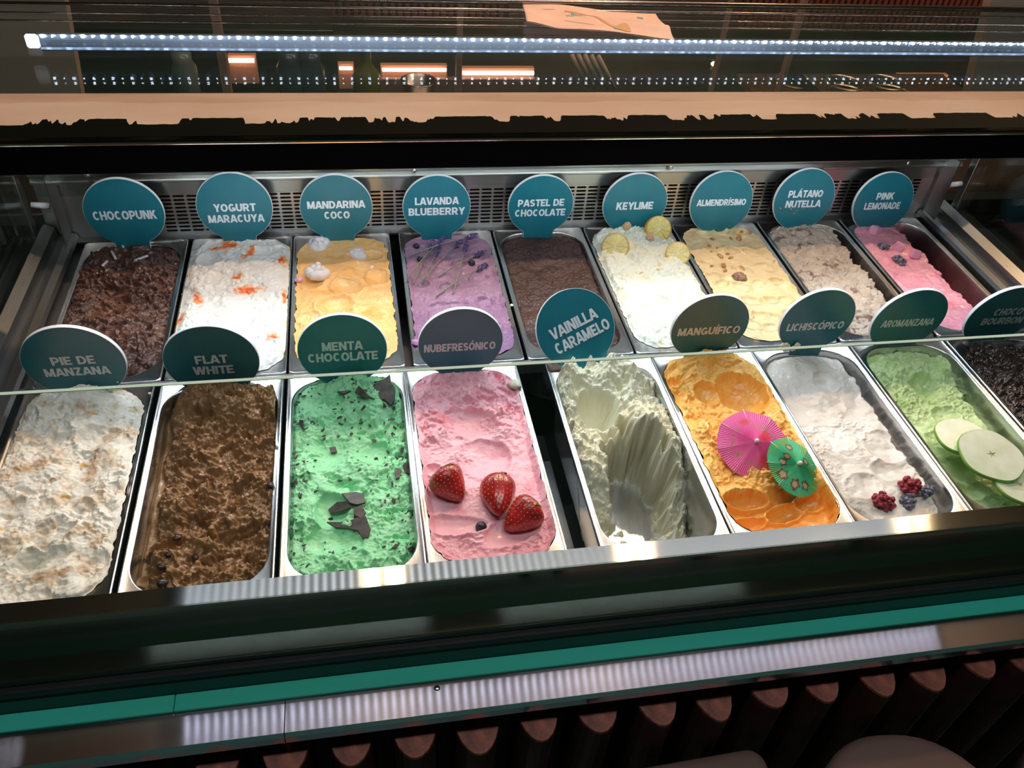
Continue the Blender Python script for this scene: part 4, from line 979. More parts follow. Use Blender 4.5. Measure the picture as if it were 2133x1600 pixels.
# marshmallow cubes and frozen berries on the pink gelato
marsh = mat('marshmallow', srgb(240, 178, 206), .6)
C6 = lambda x, y: (x / 3.556 + 1583, y / 3.556 + 330)
for x, y, rz, lab in ((848, 548, .3, 'standing at the foot of the PINK LEMONADE sign'), (1020, 672, .9, 'the middle one'), (1142, 722, -.3, 'the lower right one')):
    P = on('pink', *C6(x, y), .004); mb = MB(); bm = bmesh.new(); bmesh.ops.create_cube(bm, size=.0165); bmesh.ops.bevel(bm, geom=bm.edges[:], offset=.0018, segments=2, affect='EDGES'); mb.bm(bm, False)
    tag(mb.build('marshmallow_cube', marsh, None, tuple(P), (.35 * math.sin(x), .2, rz)), 'pale pink marshmallow cube ' + lab, 'marshmallow', 'marshmallow cubes')
fro = noise_col(mat('frosted_berry', srgb(88, 82, 102), .6), srgb(48, 40, 58), srgb(150, 148, 168), 320)
def drupes(r, n, seed, sq=(1, 1, 1), dr=.26):
    mb = MB(); bm = blob(r * .82, seed, .1, 2, sq); mb.bm(bm, True)
    for k in range(n):
        z = 1 - 2 * (k + .5) / n; a = k * 2.39996; s = math.sqrt(max(0, 1 - z * z))
        a += .5 * math.sin(k * 2.7 + seed); q_ = 1 + .12 * math.sin(k * 1.9 + seed)
        c = q_ * Vector((r * .82 * s * math.cos(a) * sq[0], r * .82 * s * math.sin(a) * sq[1], r * .82 * z * sq[2])); b2 = bmesh.new(); bmesh.ops.create_icosphere(b2, subdivisions=2, radius=r * dr); mb.bm(b2, True, Matrix.Translation(c))
    return mb
for key, (x, y), r, lab in (('pink', C6(905, 665), .0105, 'frosted blackberry near the left wall of the bright pink gelato'), ('pink', C6(1025, 772), .0115, 'frosted blackberry in the middle of the bright pink gelato'), ('lichi', (1926, 1026), .0100, 'frosted blackberry piece touching the middle raspberry'), ('lichi', (1889, 1046), .0115, 'frosted blackberry piece half hidden by the steel ledge')):
    P = on(key, x, y, .003); tag(drupes(r * 1.1, 26, x, (1.1, .75, .6), .27).build('blackberry', fro, None, tuple(P), (.4, .2, x)), lab, 'berry', 'frosted blackberries')
rasp = noise_col(mat('raspberry_skin', srgb(150, 24, 48), .4), srgb(120, 14, 36), srgb(176, 44, 68), 180)
for x, y, r, lab in ((1893, 946, .0155, 'uppermost raspberry on the white lychee gelato'), (1894, 1018, .0165, 'middle raspberry beside the frosted berry pieces'), (1838, 1049, .0150, 'lowest raspberry at the steel ledge')):
    P = on('lichi', x, y, .003); tag(drupes(r, 46, y, (1.15, .85, .7), .21).build('raspberry', rasp, None, tuple(P), (.5, .3, y)), lab, 'raspberry', 'raspberries')

# coffee beans
bean = mat('coffee_bean', srgb(44, 28, 22), .3, 0, .5)
C1 = lambda x, y: (x / 2.5, y / 2.5 + 660)
for x, y, rz, lab in ((925, 1152, .9, 'above the round dent'), (1018, 1253, 1.9, 'right of the round dent'), (845, 1303, .1, 'below the round dent'), (847, 1388, .2, 'lowest one near the steel ledge'), (1408, 875, 1.6, 'at the right wall'), (888, 1238, .5, 'inside the round dent')):
    P = on('flat', *C1(x, y), .001); e = empty('coffee_bean', tuple(P), 'dark coffee bean on the brown coffee gelato, ' + lab, 'coffee bean', 'coffee beans', (.2, .3, rz))
    r = .0062; MB().bm(blob(r, 1, .02, 3, (1, .68, .46)), True).build('body', bean, e)
    MB().tube([(-r * .9, 0, .0012), (-r * .4, .0005, .0028), (0, -.0004, .0030), (r * .4, .0005, .0028), (r * .9, 0, .0012)], .0003, 6).build('crease', M['dark'], e)

# chocolate shards on the mint gelato
choc = noise_col(mat('chocolate_shard', srgb(52, 42, 38), .45), srgb(38, 30, 28), srgb(76, 66, 60), 90, bump=.3)
C2 = lambda x, y: (x / 3.077 + 560, y / 3.077 + 700)
def shard(pts, lab, th=.0022, lift=.004, tilt=None):
    P = [Vector(on('menta', *C2(*p), lift)) for p in pts]; c = sum(P, Vector()) / len(P)
    # best plane through the points
    A = np.array([[p.x - c.x, p.y - c.y, 1] for p in P]); zz = np.array([p.z for p in P]); k = np.linalg.lstsq(A, zz, rcond=None)[0]
    if tilt is not None: k = np.array([tilt[0], tilt[1], k[2]])
    P = [Vector((p.x, p.y, k[0] * (p.x - c.x) + k[1] * (p.y - c.y) + k[2])) - c for p in P]; n = len(P); up = Vector((0, 0, th))
    o = MB().add([tuple(p) for p in P] + [tuple(p * .97 + up) for p in P], [tuple(range(n))[::-1], tuple(range(n, 2 * n))] + [(i, (i + 1) % n, n + (i + 1) % n, n + i) for i in range(n)]).build('chocolate_shard', choc, None, tuple(c))
    tag(o, lab, 'chocolate', 'dark chocolate shards')
shard([(660, 345), (690, 312), (740, 322), (780, 308), (786, 360), (815, 400), (808, 460), (785, 480), (745, 425), (700, 398)], 'largest chocolate shard, standing at the back right corner of the mint gelato', lift=.008, tilt=(.1, .5))
shard([(555, 395), (578, 352), (640, 405), (680, 445), (600, 420)], 'pointed chocolate shard just left of the largest one', lift=.008)
shard([(372, 1216), (450, 1212), (520, 1186), (600, 1162), (625, 1172), (640, 1212), (655, 1262), (640, 1305), (605, 1315), (572, 1262), (500, 1250), (430, 1238)], 'wide flat chocolate shard near the front of the mint gelato', lift=.003)
shard([(382, 1120), (440, 1090), (500, 1078), (530, 1110), (470, 1150), (400, 1160)], 'grey chocolate shard left of the broken cluster')
shard([(470, 1040), (560, 1020), (612, 1040), (620, 1100), (570, 1110), (520, 1090)], 'chocolate shard on top of the broken cluster', lift=.006)
shard([(545, 1110), (600, 1115), (625, 1150), (590, 1190), (545, 1165)], 'chocolate shard in the middle of the broken cluster', lift=.004)
shard([(440, 380), (500, 360), (530, 378), (480, 392)], 'thin chocolate shard under the MENTA CHOCOLATE sign')
shard([(196, 556), (224, 560), (226, 612), (205, 600)], 'chocolate shard at the upper left wall')
shard([(860, 840), (885, 812), (910, 850), (908, 905), (875, 885)], 'chocolate shard pressed on the right wall', lift=.002)
shard([(808, 880), (850, 870), (840, 920), (815, 935)], 'chocolate shard beside the right wall one', lift=.003)
shard([(390, 735), (430, 728), (440, 760), (402, 768)], 'small square chocolate shard left of centre')
shard([(890, 1385), (915, 1362), (936, 1382), (905, 1395)], 'tiny chocolate shard at the front right corner')
shard([(785, 1382), (812, 1352), (835, 1356), (818, 1378)], 'chocolate shard at the front left of the light streaks')
mb = MB(); rr = random.Random(5); g = GEL['menta']
for k in range(330):
    i = rr.randrange(8, NY - 8); j = rr.randrange(4, NX - 4)
    if rr.random() > (.95 if (j > NX * .72 or j < NX * .2 or i > NY * .7) else .35): continue
    c = Vector(to_world(g.Xf[i, j], g.Yf[i, j], g.Hf[i, j] + .0006, 'menta')); s = rr.uniform(.001, .0042) * (1 if rr.random() < .85 else 1.6); a = rr.uniform(0, PI); q = rr.uniform(.2, .7)
    R = Matrix.Translation(c) @ Matrix.Rotation(a, 4, 'Z') @ Matrix.Rotation(rr.uniform(-.7, .7), 4, 'X') @ Matrix.Rotation(rr.uniform(-.5, .5), 4, 'Y')
    mb.prism([(s, 0), (s * .3, s * q), (-s * .8, s * q * .6), (-s, -s * q * .3), (s * .2, -s * q)], -.0004, .0005, R)
tag(mb.build('chocolate_flecks', choc), 'fine dark chocolate flecks strewn through the mint gelato', 'chocolate', kind='stuff')

# strawberries
straw = noise_col(mat('strawberry_skin', srgb(178, 22, 34), .28, 0, .6, Coat_Weight=.4, Coat_Roughness=.15), srgb(150, 12, 26), srgb(200, 40, 44), 60)
seedm = mat('strawberry_seed', srgb(214, 150, 70), .5)
leafm = noise_col(mat('calyx_green', srgb(92, 128, 74), .6), srgb(64, 100, 52), srgb(130, 158, 104), 200)
def strawberry(px, py, L, Wd, axis, lab, lift=.012):
    P = on('nube', px, py, 0) + np.array([0, 0, lift]); e = empty('strawberry', tuple(P), lab, 'strawberry', 'strawberries'); e.rotation_euler = Vector(axis).to_track_quat('Z', 'Y').to_euler()
    prof = [(.0001, L * .52), (.10, .505), (.26, .44), (.46, .30), (.66, .12), (.82, -.08), (.88, -.24), (.80, -.38), (.55, -.46), (.25, -.47), (.0001, -.44)]
    pr = [(max(.0001, a * Wd * .56), b * L if abs(b) < 1 and i else b if i == 0 else b * L) for i, (a, b) in enumerate(prof)]
    pr[0] = (.0001, L * .52)
    n = 40; mb = MB(); fine = []
    rs = np.array([p[0] for p in pr]); zs = np.array([p[1] for p in pr]); t = np.linspace(0, len(pr) - 1, 44)
    R_ = np.interp(t, range(len(pr)), rs); Z_ = np.interp(t, range(len(pr)), zs)
    for _ in range(3): R_[1:-1] = (R_[:-2] + 2 * R_[1:-1] + R_[2:]) / 4; Z_[1:-1] = (Z_[:-2] + 2 * Z_[1:-1] + Z_[2:]) / 4
    seeds = []
    for i in range(9):
        z = -.36 * L + i * .095 * L; r = float(np.interp(-z, -Z_, R_)); m = max(5, int(2 * PI * r / .0062))
        for k in range(m): a = 2 * PI * (k + .5 * (i % 2)) / m; seeds.append((r * math.cos(a), r * math.sin(a), z))
    sd = np.array(seeds); vs = []
    for r, z in zip(R_, Z_):
        for k in range(n * 2):
            a = PI * k / n; p = np.array([r * math.cos(a), r * math.sin(a), z]); dd = ((sd - p) ** 2).sum(1).min() ** .5
            q = 1 - .0009 / max(r, .004) * math.exp(-(dd / .0014) ** 2); vs.append((p[0] * q * (1 + .03 * math.sin(2 * a)), p[1] * q, p[2]))
    N2 = 2 * n; fs = [(i * N2 + k, i * N2 + (k + 1) % N2, (i + 1) * N2 + (k + 1) % N2, (i + 1) * N2 + k) for i in range(len(R_) - 1) for k in range(N2)]
    MB().add(vs, fs, True).build('flesh', straw, e)
    mb = MB()
    for s_ in seeds: mb.bm(blob(.0007, 1, 0, 1, (1, 1, 1.7)), True, Matrix.Translation(Vector(s_) * .985))
    o = mb.build('seeds', seedm, e); o['kind'] = 'stuff'
    for k in range(7):
        a = 2 * PI * k / 7 + .2; c, s_ = math.cos(a), math.sin(a); l = Wd * (.42 + .06 * math.sin(k * 2)); w_ = Wd * .13; zb = -L * .47
        pts = [(0, -w_ * .5, zb - .001), (l * .4, -w_, zb - .0005), (l * .8, -w_ * .6, zb + .002), (l * 1.05, 0, zb + .0065), (l * .8, w_ * .6, zb + .002), (l * .4, w_, zb - .0005), (0, w_ * .5, zb - .001)]
        vs = [(x * c - y * s_, x * s_ + y * c, z) for x, y, z in pts]; vs2 = [(x, y, z - .0007) for x, y, z in vs]
        MB().add(vs + vs2, [tuple(range(7)), tuple(range(7, 14))[::-1]] + [(i, (i + 1) % 7, 7 + (i + 1) % 7, 7 + i) for i in range(7)]).build('leaf', leafm, e)
strawberry(938, 1024, .047, .046, (.42, -.62, -.30), 'left strawberry, calyx turned to the left wall', .012)
strawberry(1036, 1050, .058, .046, (-.12, -.95, .05), 'middle and largest strawberry, its tip pointing to the customer', .014)
strawberry(1085, 1090, .050, .046, (-.80, -.42, -.25), 'right strawberry, calyx turned to the right wall', .013)
blueberry('nube', 1002, 1102, .0072, 'single dark berry in front of the middle strawberry')

# paper cocktail umbrellas
def umbrella(px, py, r, normal, spin, lab, kind, key='mango', lift=.02):
    P = on(key, px, py, 0) + np.array([0, 0, lift]); e = empty('paper_umbrella', tuple(P), lab, 'paper umbrella', 'paper umbrellas'); e.rotation_euler = basis(normal).to_euler()
    nA, nR = 192, 26; vs = []; cols = []
    for j in range(nR + 1):
        q = j / nR
        for k in range(nA):
            a = 2 * PI * k / nA; sec = (a / (2 * PI / 8)) % 1; sag = (1 - (abs(sec - .5) * 2) ** 2)
            R_ = r * q * (1 - .035 * sag * q); z = -r * .22 * q - .0018 * sag * q + .00035 * (1 if k % 2 else -1) * min(1, q * 3)
            vs.append((R_ * math.cos(a), R_ * math.sin(a), z)); cols.append((R_ * math.cos(a) / r, R_ * math.sin(a) / r, q, a))
    fs = [(j * nA + k, j * nA + (k + 1) % nA, (j + 1) * nA + (k + 1) % nA, (j + 1) * nA + k) for j in range(nR) for k in range(nA)]
    c = np.array(cols); X, Y, Q = c[:, 0], c[:, 1], c[:, 2]
    if kind == 'pink':
        C_ = np.ones((len(c), 3)) * np.array(srgb(236, 106, 172)[:3])
        band = sstep(.10, .03, np.abs(Q - .60 - .12 * fbm(X, Y, 3, 4, 2))) * sstep(.0, .25, fbm(X, Y, 6, 8, 3)); C_ = C_ * (1 - band[:, None]) + np.array(srgb(150, 150, 80)[:3]) * band[:, None]
        for fx, fy, s in ((.15, -.55, .24), (.35, .15, .2), (-.1, .62, .13), (.55, -.35, .14)):
            d = np.hypot(X - fx, Y - fy); a = np.arctan2(Y - fy, X - fx); k = .8 * sstep(s, s * .5, d * (1 + .10 * np.cos(5 * a) + .5 * fbm(X, Y, 5, 12, 3))); C_ = C_ * (1 - k[:, None]) + np.array(srgb(240, 70, 90)[:3]) * k[:, None]
    else:
        C_ = np.ones((len(c), 3)) * np.array(srgb(72, 190, 140)[:3]); k = sstep(.55, .8, .5 + .6 * fbm(X, Y, 2.2, 3, 2)); C_ = C_ * (1 - k[:, None]) + np.array(srgb(120, 180, 90)[:3]) * k[:, None]
        for fx, fy, s in ((-.5, .05, .14), (-.3, .25, .12), (-.55, -.35, .17), (-.15, -.62, .16), (.25, -.6, .15), (.45, .2, .13), (-.1, .6, .12)):
            d = np.hypot(X - fx, Y - fy); a = np.arctan2(Y - fy, X - fx); rr_ = d * (1 + .12 * np.cos(5 * a + fx * 9) + .35 * fbm(X, Y, 7, 21, 3)); o_ = sstep(s * .28, s * .08, np.abs(rr_ - s * .8)); k = sstep(s * .8, s * .6, rr_)
            C_ = C_ * (1 - .8 * k[:, None]) + np.array(srgb(214, 178, 140)[:3]) * .8 * k[:, None]; C_ = C_ * (1 - o_[:, None]) + np.array(srgb(96, 50, 52)[:3]) * o_[:, None]
    m = MB().add(vs, fs).mesh('canopy', None) if False else None
    me = bpy.data.meshes.new('canopy'); me.from_pydata(vs, [], fs); ca = me.color_attributes.new('Col', 'FLOAT_COLOR', 'POINT'); ca.data.foreach_set('color', np.concatenate([C_, np.ones((len(c), 1))], 1).ravel())
    mm = mat('paper_' + kind, (1, 1, 1, 1), .6); at_ = N(mm, 'ShaderNodeAttribute', attribute_name='Col'); mm.node_tree.links.new(at_.outputs['Color'], mm.node_tree.nodes['Principled BSDF'].inputs['Base Color']); me.materials.append(mm)
    o = link('canopy', me, e); md = o.modifiers.new('s', 'SOLIDIFY'); md.thickness = .0003
    wood = mat('umbrella_wood_' + kind, srgb(206, 190, 160), .6)
    for k in range(8):
        a = 2 * PI * k / 8; MB().tube([(.003 * math.cos(a), .003 * math.sin(a), -.0016), (r * .5 * math.cos(a), r * .5 * math.sin(a), -r * .11 - .001), (r * 1.04 * math.cos(a), r * 1.04 * math.sin(a), -r * .232)], [.0005, .0005, .0008], 5).build('rib', wood, e)
    MB().lathe([(.0001, .006), (.0022, .0055), (.0028, .004), (.0028, -.001), (.0001, -.001)], 12).build('cap', M['sign_white'], e)
    MB().tube([(0, 0, 0), (0, 0, -.075)], .0011, 8).build('stick', wood, e)
umbrella(1566, 944, .0500, (-.02, -.38, .92), .2, 'bright pink paper cocktail umbrella stuck in the orange gelato', 'pink', lift=.022)
umbrella(1652, 993, .0420, (.30, -.34, .88), .6, 'green paper cocktail umbrella with printed flowers in the orange gelato', 'green', lift=.024)

# apple slices
flesh = noise_col(mat('apple_flesh', srgb(222, 228, 204), .3), srgb(212, 220, 190), srgb(230, 234, 216), 40)
skin = mat('apple_skin', srgb(130, 180, 70), .3); core = mat('apple_core', srgb(196, 190, 120), .5)
def apple(px, py, r, normal, lab, z):
    P = at(px, py, z); e = empty('apple_slice', tuple(P), lab, 'apple slice', 'apple slices'); e.rotation_euler = basis(normal).to_euler(); th = .0028
    w = lambda a: r * (1 + .022 * math.cos(5 * a + 1))
    loop = lambda k, z_: [(w(a) * k * math.cos(a), w(a) * k * math.sin(a), z_) for a in np.linspace(0, 2 * PI, 60, endpoint=False)]
    n = 60; vs = loop(.965, th) + loop(1, th * .7) + loop(1.0, -th * .7) + loop(.96, -th); MB().add(vs, [(i * n + k, i * n + (k + 1) % n, (i + 1) * n + (k + 1) % n, (i + 1) * n + k) for i in range(3) for k in range(n)], True).build('skin', skin, e)
    star = [(r * (.17 if k % 2 == 0 else .055) * math.cos(PI * k / 5 + .3), r * (.17 if k % 2 == 0 else .055) * math.sin(PI * k / 5 + .3)) for k in range(10)]
    # flesh disc with a star shaped opening
    bm = bmesh.new(); outer = [bm.verts.new(p) for p in loop(.975, th * 1.02)]; inn = [bm.verts.new((x, y, th * 1.02)) for x, y in star]; inb = [bm.verts.new((x * .7, y * .7, th * .1)) for x, y in star]
    for k in range(10):
        a = [outer[(6 * k + q - 0) % 60] for q in range(7)]
        bm.faces.new([inn[k]] + [outer[(6 * k + q + 3) % 60] for q in range(7)] + [inn[(k + 1) % 10]])
        bm.faces.new([inb[k], inb[(k + 1) % 10], inn[(k + 1) % 10], inn[k]])
    bm.faces.new(inb); MB().bm(bm).build('flesh', flesh, e)
    MB().prism([(x * .72, y * .72) for x, y in star], 0, th * .35).build('core', core, e)
apple(2006, 912, .0375, (-.05, .05, 1), 'apple slice lying under the front one on the pale green gelato', .004)
apple(2122, 1012, .036, (.1, .0, 1), 'apple slice partly outside the picture at the right edge', .001)
apple(2064, 949, .0430, (-.03, -.12, 1), 'front apple slice with the star-shaped core', .014)

# crumbs left on rims, signs and ledge
cream = mat('cream_crumb', srgb(228, 222, 200), .5)
for px, py, z, r, m, lab in ((1071, 801, .004, .0085, cream, 'dab of ivory gelato on the back right corner of the pink gelato pan'), (622, 583, .003, .006, marsh, 'pink crumb on the rim left of the pale orange gelato'), (866, 713, .003, .0065, mat('lilac_crumb', srgb(190, 130, 190), .5), 'lilac crumb on the left rim of the purple gelato pan'), (2012, 717, .012, .0085, choc, 'brown chocolate ball at the left rim of the dark chocolate gelato pan'), (312, 820, .001, .0024, cream, 'round ivory drop on the rim between the two left front pans'), (1066, 636, .001, .0028, cream, 'small ivory drop on the rim left of the VAINILLA CARAMELO sign')):
    P = at(px, py, z); tag(MB().bm(blob(r, px, .35, 3, (1, .9, .7)), True).build('crumb', m, None, tuple(P)), lab, 'crumb')
mb = MB(); rr = random.Random(3)
for sx, sy, yy, n, s, in ((1648, 434, .344, 14, 14), (1190, 760, 0, 0, 0)):
    for k in range(n):
        p = aty(sx + rr.gauss(0, s), sy + rr.gauss(0, 3), yy); p[1] = .346 + .117 * (p[2] - .055) - .0012
        mb.bm(blob(rr.uniform(.0006, .0017), k, .5, 1), False, Matrix.Translation(p))
tag(mb.build('nut_crumbs', nutm), 'fine nut crumbs stuck to the sign of the banana gelato', 'crumbs', kind='stuff')
mb = MB()
for k in range(16):
    p = aty(205 + rr.gauss(0, 22), 812 + rr.gauss(0, 7), -.031); p[1] = -.032; mb.bm(blob(rr.uniform(.0008, .003), k, .5, 2, (1, .5, 1)), True, Matrix.Translation(p))
tag(mb.build('gelato_smear', cream), 'smear of white gelato low on the PIE DE MANZANA sign', 'smear', kind='stuff')
mb = MB()
for k in range(14):
    p = aty(1650 + rr.gauss(0, 16), 721 + rr.gauss(0, 5), -.017); p[1] = -.0185; mb.bm(blob(rr.uniform(.002, .0048), k, .5, 2, (1, .5, 1)), True, Matrix.Translation(p))
tag(mb.build('gelato_smear', cream), 'smear of white gelato low on the lychee gelato sign', 'smear', kind='stuff')

# ------------------------------------------------------------------ napkin on the top shelf
paper = noise_col(mat('napkin_paper', srgb(238, 196, 172), .7), srgb(232, 188, 164), srgb(242, 202, 180), 12)
nk = empty('paper_napkin', tuple(at(1240, 60, .31)), 'printed paper napkin lying on the top glass shelf', 'napkin')
oN = np.array(nk.location)
cr = {k: at(*v, .3085) for k, v in dict(a=(1088, 6), b=(1366, 30), c=(1405, 84), d=(1096, 62)).items()}
def npt(s, t):
    p = (cr['d'] * (1 - s) + cr['c'] * s) * (1 - t) + (cr['a'] * (1 - s) + cr['b'] * s) * t
    p = p.copy(); p[2] = .3080 + .004 * (1 - t) * (1 + .5 * math.sin(5 * s)) + .003 * math.sin(3 * s + 4 * t) ** 2 + .010 * sstep(.25, .0, s) * (1 - t) + .006 * math.exp(-((t - .62 + .3 * s) / .12) ** 2) * sstep(.2, .5, s)
    p[1] += .004 * math.sin(7 * s) * (t - .5); return p
for lay, dz in (('sheet', 0), ('lower_sheet', -.0016)):
    vs = []; n1, n2 = 60, 30
    for j in range(n2 + 1):
        for i in range(n1 + 1):
            p = npt(i / n1, j / n2) - oN; p[2] += dz + (.0 if lay == 'sheet' else -.0008 * math.sin(i * .3)); vs.append(p)
    o = MB().add(vs, [(j * (n1 + 1) + i, j * (n1 + 1) + i + 1, (j + 1) * (n1 + 1) + i + 1, (j + 1) * (n1 + 1) + i) for j in range(n2) for i in range(n1)], True).build(lay, paper, nk)
    md = o.modifiers.new('s', 'SOLIDIFY'); md.thickness = .0004
def nprint(poly, m, name):
    vs = [];  
    for s, t in poly: p = npt(s, t) - oN; p[2] += .0007; vs.append(p)
    MB().add(vs, [tuple(range(len(vs)))]).build(name, m, nk)
ink = mat('napkin_ink_teal', srgb(120, 170, 165), .7); inkb = mat('napkin_ink_beige', srgb(214, 164, 118), .7)
# printed spoon: a band of small quads
cs = [(.30 + .42 * u + .05 * math.sin(u * 3), .74 - .52 * sstep(0, .75, u) + .0 * u) for u in np.linspace(0, 1, 26)]
for i in range(25):
    (s0, t0), (s1, t1) = cs[i], cs[i + 1]; w0 = .03 + .10 * sstep(.6, .85, i / 25) * (1 - sstep(.93, 1.0, i / 25)); w1 = .03 + .10 * sstep(.6, .85, (i + 1) / 25) * (1 - sstep(.93, 1.0, (i + 1) / 25))
    nprint([(s0, t0 - w0), (s1, t1 - w1), (s1, t1 + w1), (s0, t0 + w0)], inkb, 'printed_spoon')
for k in range(7): s = .30 + .016 * k; nprint([(s, .50), (s + .007, .50), (s + .007, .56 + .03 * (k % 2)), (s, .56 + .03 * (k % 2))], ink, 'printed_mark')
nprint([(.34, .60), (.37, .60), (.37, .68), (.34, .68)], ink, 'printed_mark'); nprint([(.27, .28), (.47, .22), (.47, .235), (.27, .295)], ink, 'printed_mark')
nprint([(.83, .70), (.87, .70), (.875, .80), (.83, .80)], ink, 'printed_mark'); nprint([(.60, .16), (.66, .13), (.66, .19), (.61, .22)], ink, 'printed_mark')

# ------------------------------------------------------------------ staff side behind the glass
def wbox(name, px0, px1, py0, py1, y, th, m, lab, cat, group=None, mb=None):
    """box standing at depth y whose face spans the given pixels"""
    a = aty(px0, (py0 + py1) / 2, y); b = aty(px1, (py0 + py1) / 2, y); zt = aty((px0 + px1) / 2, py0, y)[2]; zb = aty((px0 + px1) / 2, py1, y)[2]
    return tag(MB().cbox(a[0], b[0], y, y + th, zb, zt, .0015).build(name, m), lab, cat, group)
brown = noise_col(mat('back_panel', srgb(66, 50, 44), .6), srgb(78, 62, 56), srgb(104, 82, 72), 3)
satin = steel('work_top_steel', (.34, .30, .28), .3, gr=.1)
tag(MB().cbox(-.9, 3.2, .93, 1.72, -.30, -.27, .003).build('work_top', satin), 'dark steel work top behind the display case', 'work top')
tag(MB().cbox(-.6, 3.2, 1.72, 1.76, -.9, .50, .003).build('back_panel', brown), 'brown panel behind the staff work top', 'panel')
reflm = mat('bar_reflector', srgb(214, 160, 130), .5)
redw = noise_col(mat('red_wood', srgb(98, 44, 34), .5), srgb(84, 42, 34), srgb(136, 72, 58), 8, stretch=(8, 1, 1))
for (pxa, pxb, pyb), lab in (((690, 1062, 34), 'red-brown slatted screen left of the napkin'), ((1540, 2040, 62), 'red-brown slatted screen at the upper right')):
    A = aty(pxa, pyb, 1.66); B = aty(pxb, pyb, 1.66); e = empty('slatted_screen', (A[0], 1.66, A[2]), lab, 'screen'); n = int((B[0] - A[0]) / .0215)
    MB().box(0, B[0] - A[0], .014, .024, 0, .42).build('backing', mat('screen_backing', srgb(40, 18, 14), .8), e); me = None
    for k in range(n):
        if me is None: me = MB().cbox(0, .012, 0, .014, 0, .42, .0015).mesh('slat', redw)
        link('slat', me, e, (k * .0215, 0, .002 * math.sin(k)))
for (pa, pb, ya, yb, m, lab) in ((470, 530, 115, 138, 'warm', 'short warm light bar left of the steel cups'), (703, 737, 133, 150, 'warm', 'shortest warm light bar left of the bottle'), (793, 934, 136, 154, 'warm', 'long warm light bar behind the round cup'), (962, 1118, 142, 163, 'warm', 'warm light bar left of the napkin print'), (1885, 1990, 156, 196, 'warm2', 'bright orange-lit panel at the right')):
    a = aty(pa, ya, 1.52); c = aty(pb, ya, 1.52); zt = aty((pa + pb) / 2, ya, 1.55)[2]; zb = aty((pa + pb) / 2, yb, 1.55)[2]
    e = empty('light_bar', (a[0], 1.55, zb), lab, 'light bar', 'warm light bars'); Wd = c[0] - a[0]; hh = zt - zb
    MB().cbox(0, Wd, 0, .02, -.05, hh, .001).build('reflector', reflm, e); MB().cbox(.004, Wd - .004, -.020, -.012, hh * (.15 if m == 'warm2' else .55), hh * .9, .001).build('tube', M[m], e)
wbox('splash_panel', 793, 1120, 165, 215, 1.50, .02, mat('splash', srgb(120, 92, 80), .35), 'satin steel splash panel under the long light bar', 'panel')
wbox('dark_cabinet', 0, 700, 60, 240, 1.62, .05, mat('cab_black', srgb(30, 32, 31), .3), 'dark cabinet front at the far left behind the glass', 'cabinet')
post = mat('pink_post', srgb(176, 130, 114), .4)
for pa, pb, ya, yb, lab in ((446, 466, -30, 200, 'thin upright post left of the bottle'), (952, 964, -30, 200, 'thin upright post between the light bars'), (1505, 1511, -30, 200, 'thin dark post right of the napkin'), (1650, 1660, -30, 210, 'thin post by the cup wells')):
    wbox('upright_post', pa, pb, ya, yb, 1.02, .02, post, lab, 'post', 'upright posts')
beige = mat('beige_board', srgb(186, 158, 140), .6)
for pts, lab in ((((-60, -40), (128, -40), (176, 230), (-60, 230)), 'beige board leaning at the left behind the glass'), (((2075, -40), (2200, -40), (2200, 230), (2010, 230)), 'beige board at the right behind the glass')):
    P = [aty(*p, .97) for p in pts]; vs = [tuple(p) for p in P] + [(p[0], p[1] + .03, p[2]) for p in P]
    tag(MB().add(vs, [(0, 1, 2, 3), (7, 6, 5, 4)] + [(i, (i + 1) % 4, 4 + (i + 1) % 4, 4 + i) for i in range(4)]).build('beige_board', beige), lab, 'board', 'beige boards')
# bottle, cups, wells
def standing(name, px, pyt, pyb, y, prof, m, lab, cat, group=None):
    t = aty(px, pyt, y); b = aty(px, pyb, y); h = t[2] - b[2]
    return tag(MB().lathe([(r * h, z * h) for r, z in prof], 28).build(name, m, None, (b[0], y, b[2])), lab, cat, group)
standing('green_bottle', 765, 98, 200, 1.25, [(.0001, 0), (.26, 0), (.28, .03), (.28, .42), (.22, .56), (.12, .68), (.11, .95), (.13, .96), (.13, 1), (.0001, 1)], mat('olive_bottle', srgb(92, 92, 40), .2), 'olive green bottle between the warm light bars', 'bottle')
for px, w_, lab in ((395, 0, 'pale milky jug left of the first light bar'), (610, 0, 'dark bottle right of the first light bar'), (655, 0, 'second dark bottle right of the first light bar')):
    standing('storage_jar', px, 108, 205, 1.28, [(.0001, 0), (.24, 0), (.26, .04), (.26, .7), (.2, .82), (.2, 1), (.0001, 1)], mat('jar_%d' % px, srgb(92, 104, 100) if px == 395 else srgb(44, 56, 70), .25), lab, 'jar', 'jars on the work top')
ring = steel('cup_steel', (.5, .45, .42), .2)
standing('steel_cup', 872, 166, 215, 1.22, [(.0001, .02), (.55, 0), (.62, .05), (.68, .92), (.74, .96), (.74, 1), (.66, 1), (.60, .2), (.0001, .15)], ring, 'round steel cup standing below the long light bar', 'cup')
A = at(1560, 200, -.12); B = at(1990, 200, -.12)
hw = empty('well_plate', (0, 0, -.12), 'steel plate with round holes lit from the right', 'plate')
y0, y1 = A[1] - .02, at(1800, 152, -.12)[1]; xa, xb = at(1665, 175, -.12)[0], at(1995, 175, -.12)[0]
holes = [at(1760, 172, -.12), at(1845, 171, -.12), at(1765, 193, -.12), at(1860, 193, -.12), at(1655, 168, -.12)]
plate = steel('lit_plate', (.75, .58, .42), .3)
bm = bmesh.new()
MB().cbox(at(1555, 175, -.12)[0], xb, y0 - .06, y1, -.02, -.002, .001).build('slab', plate, hw)
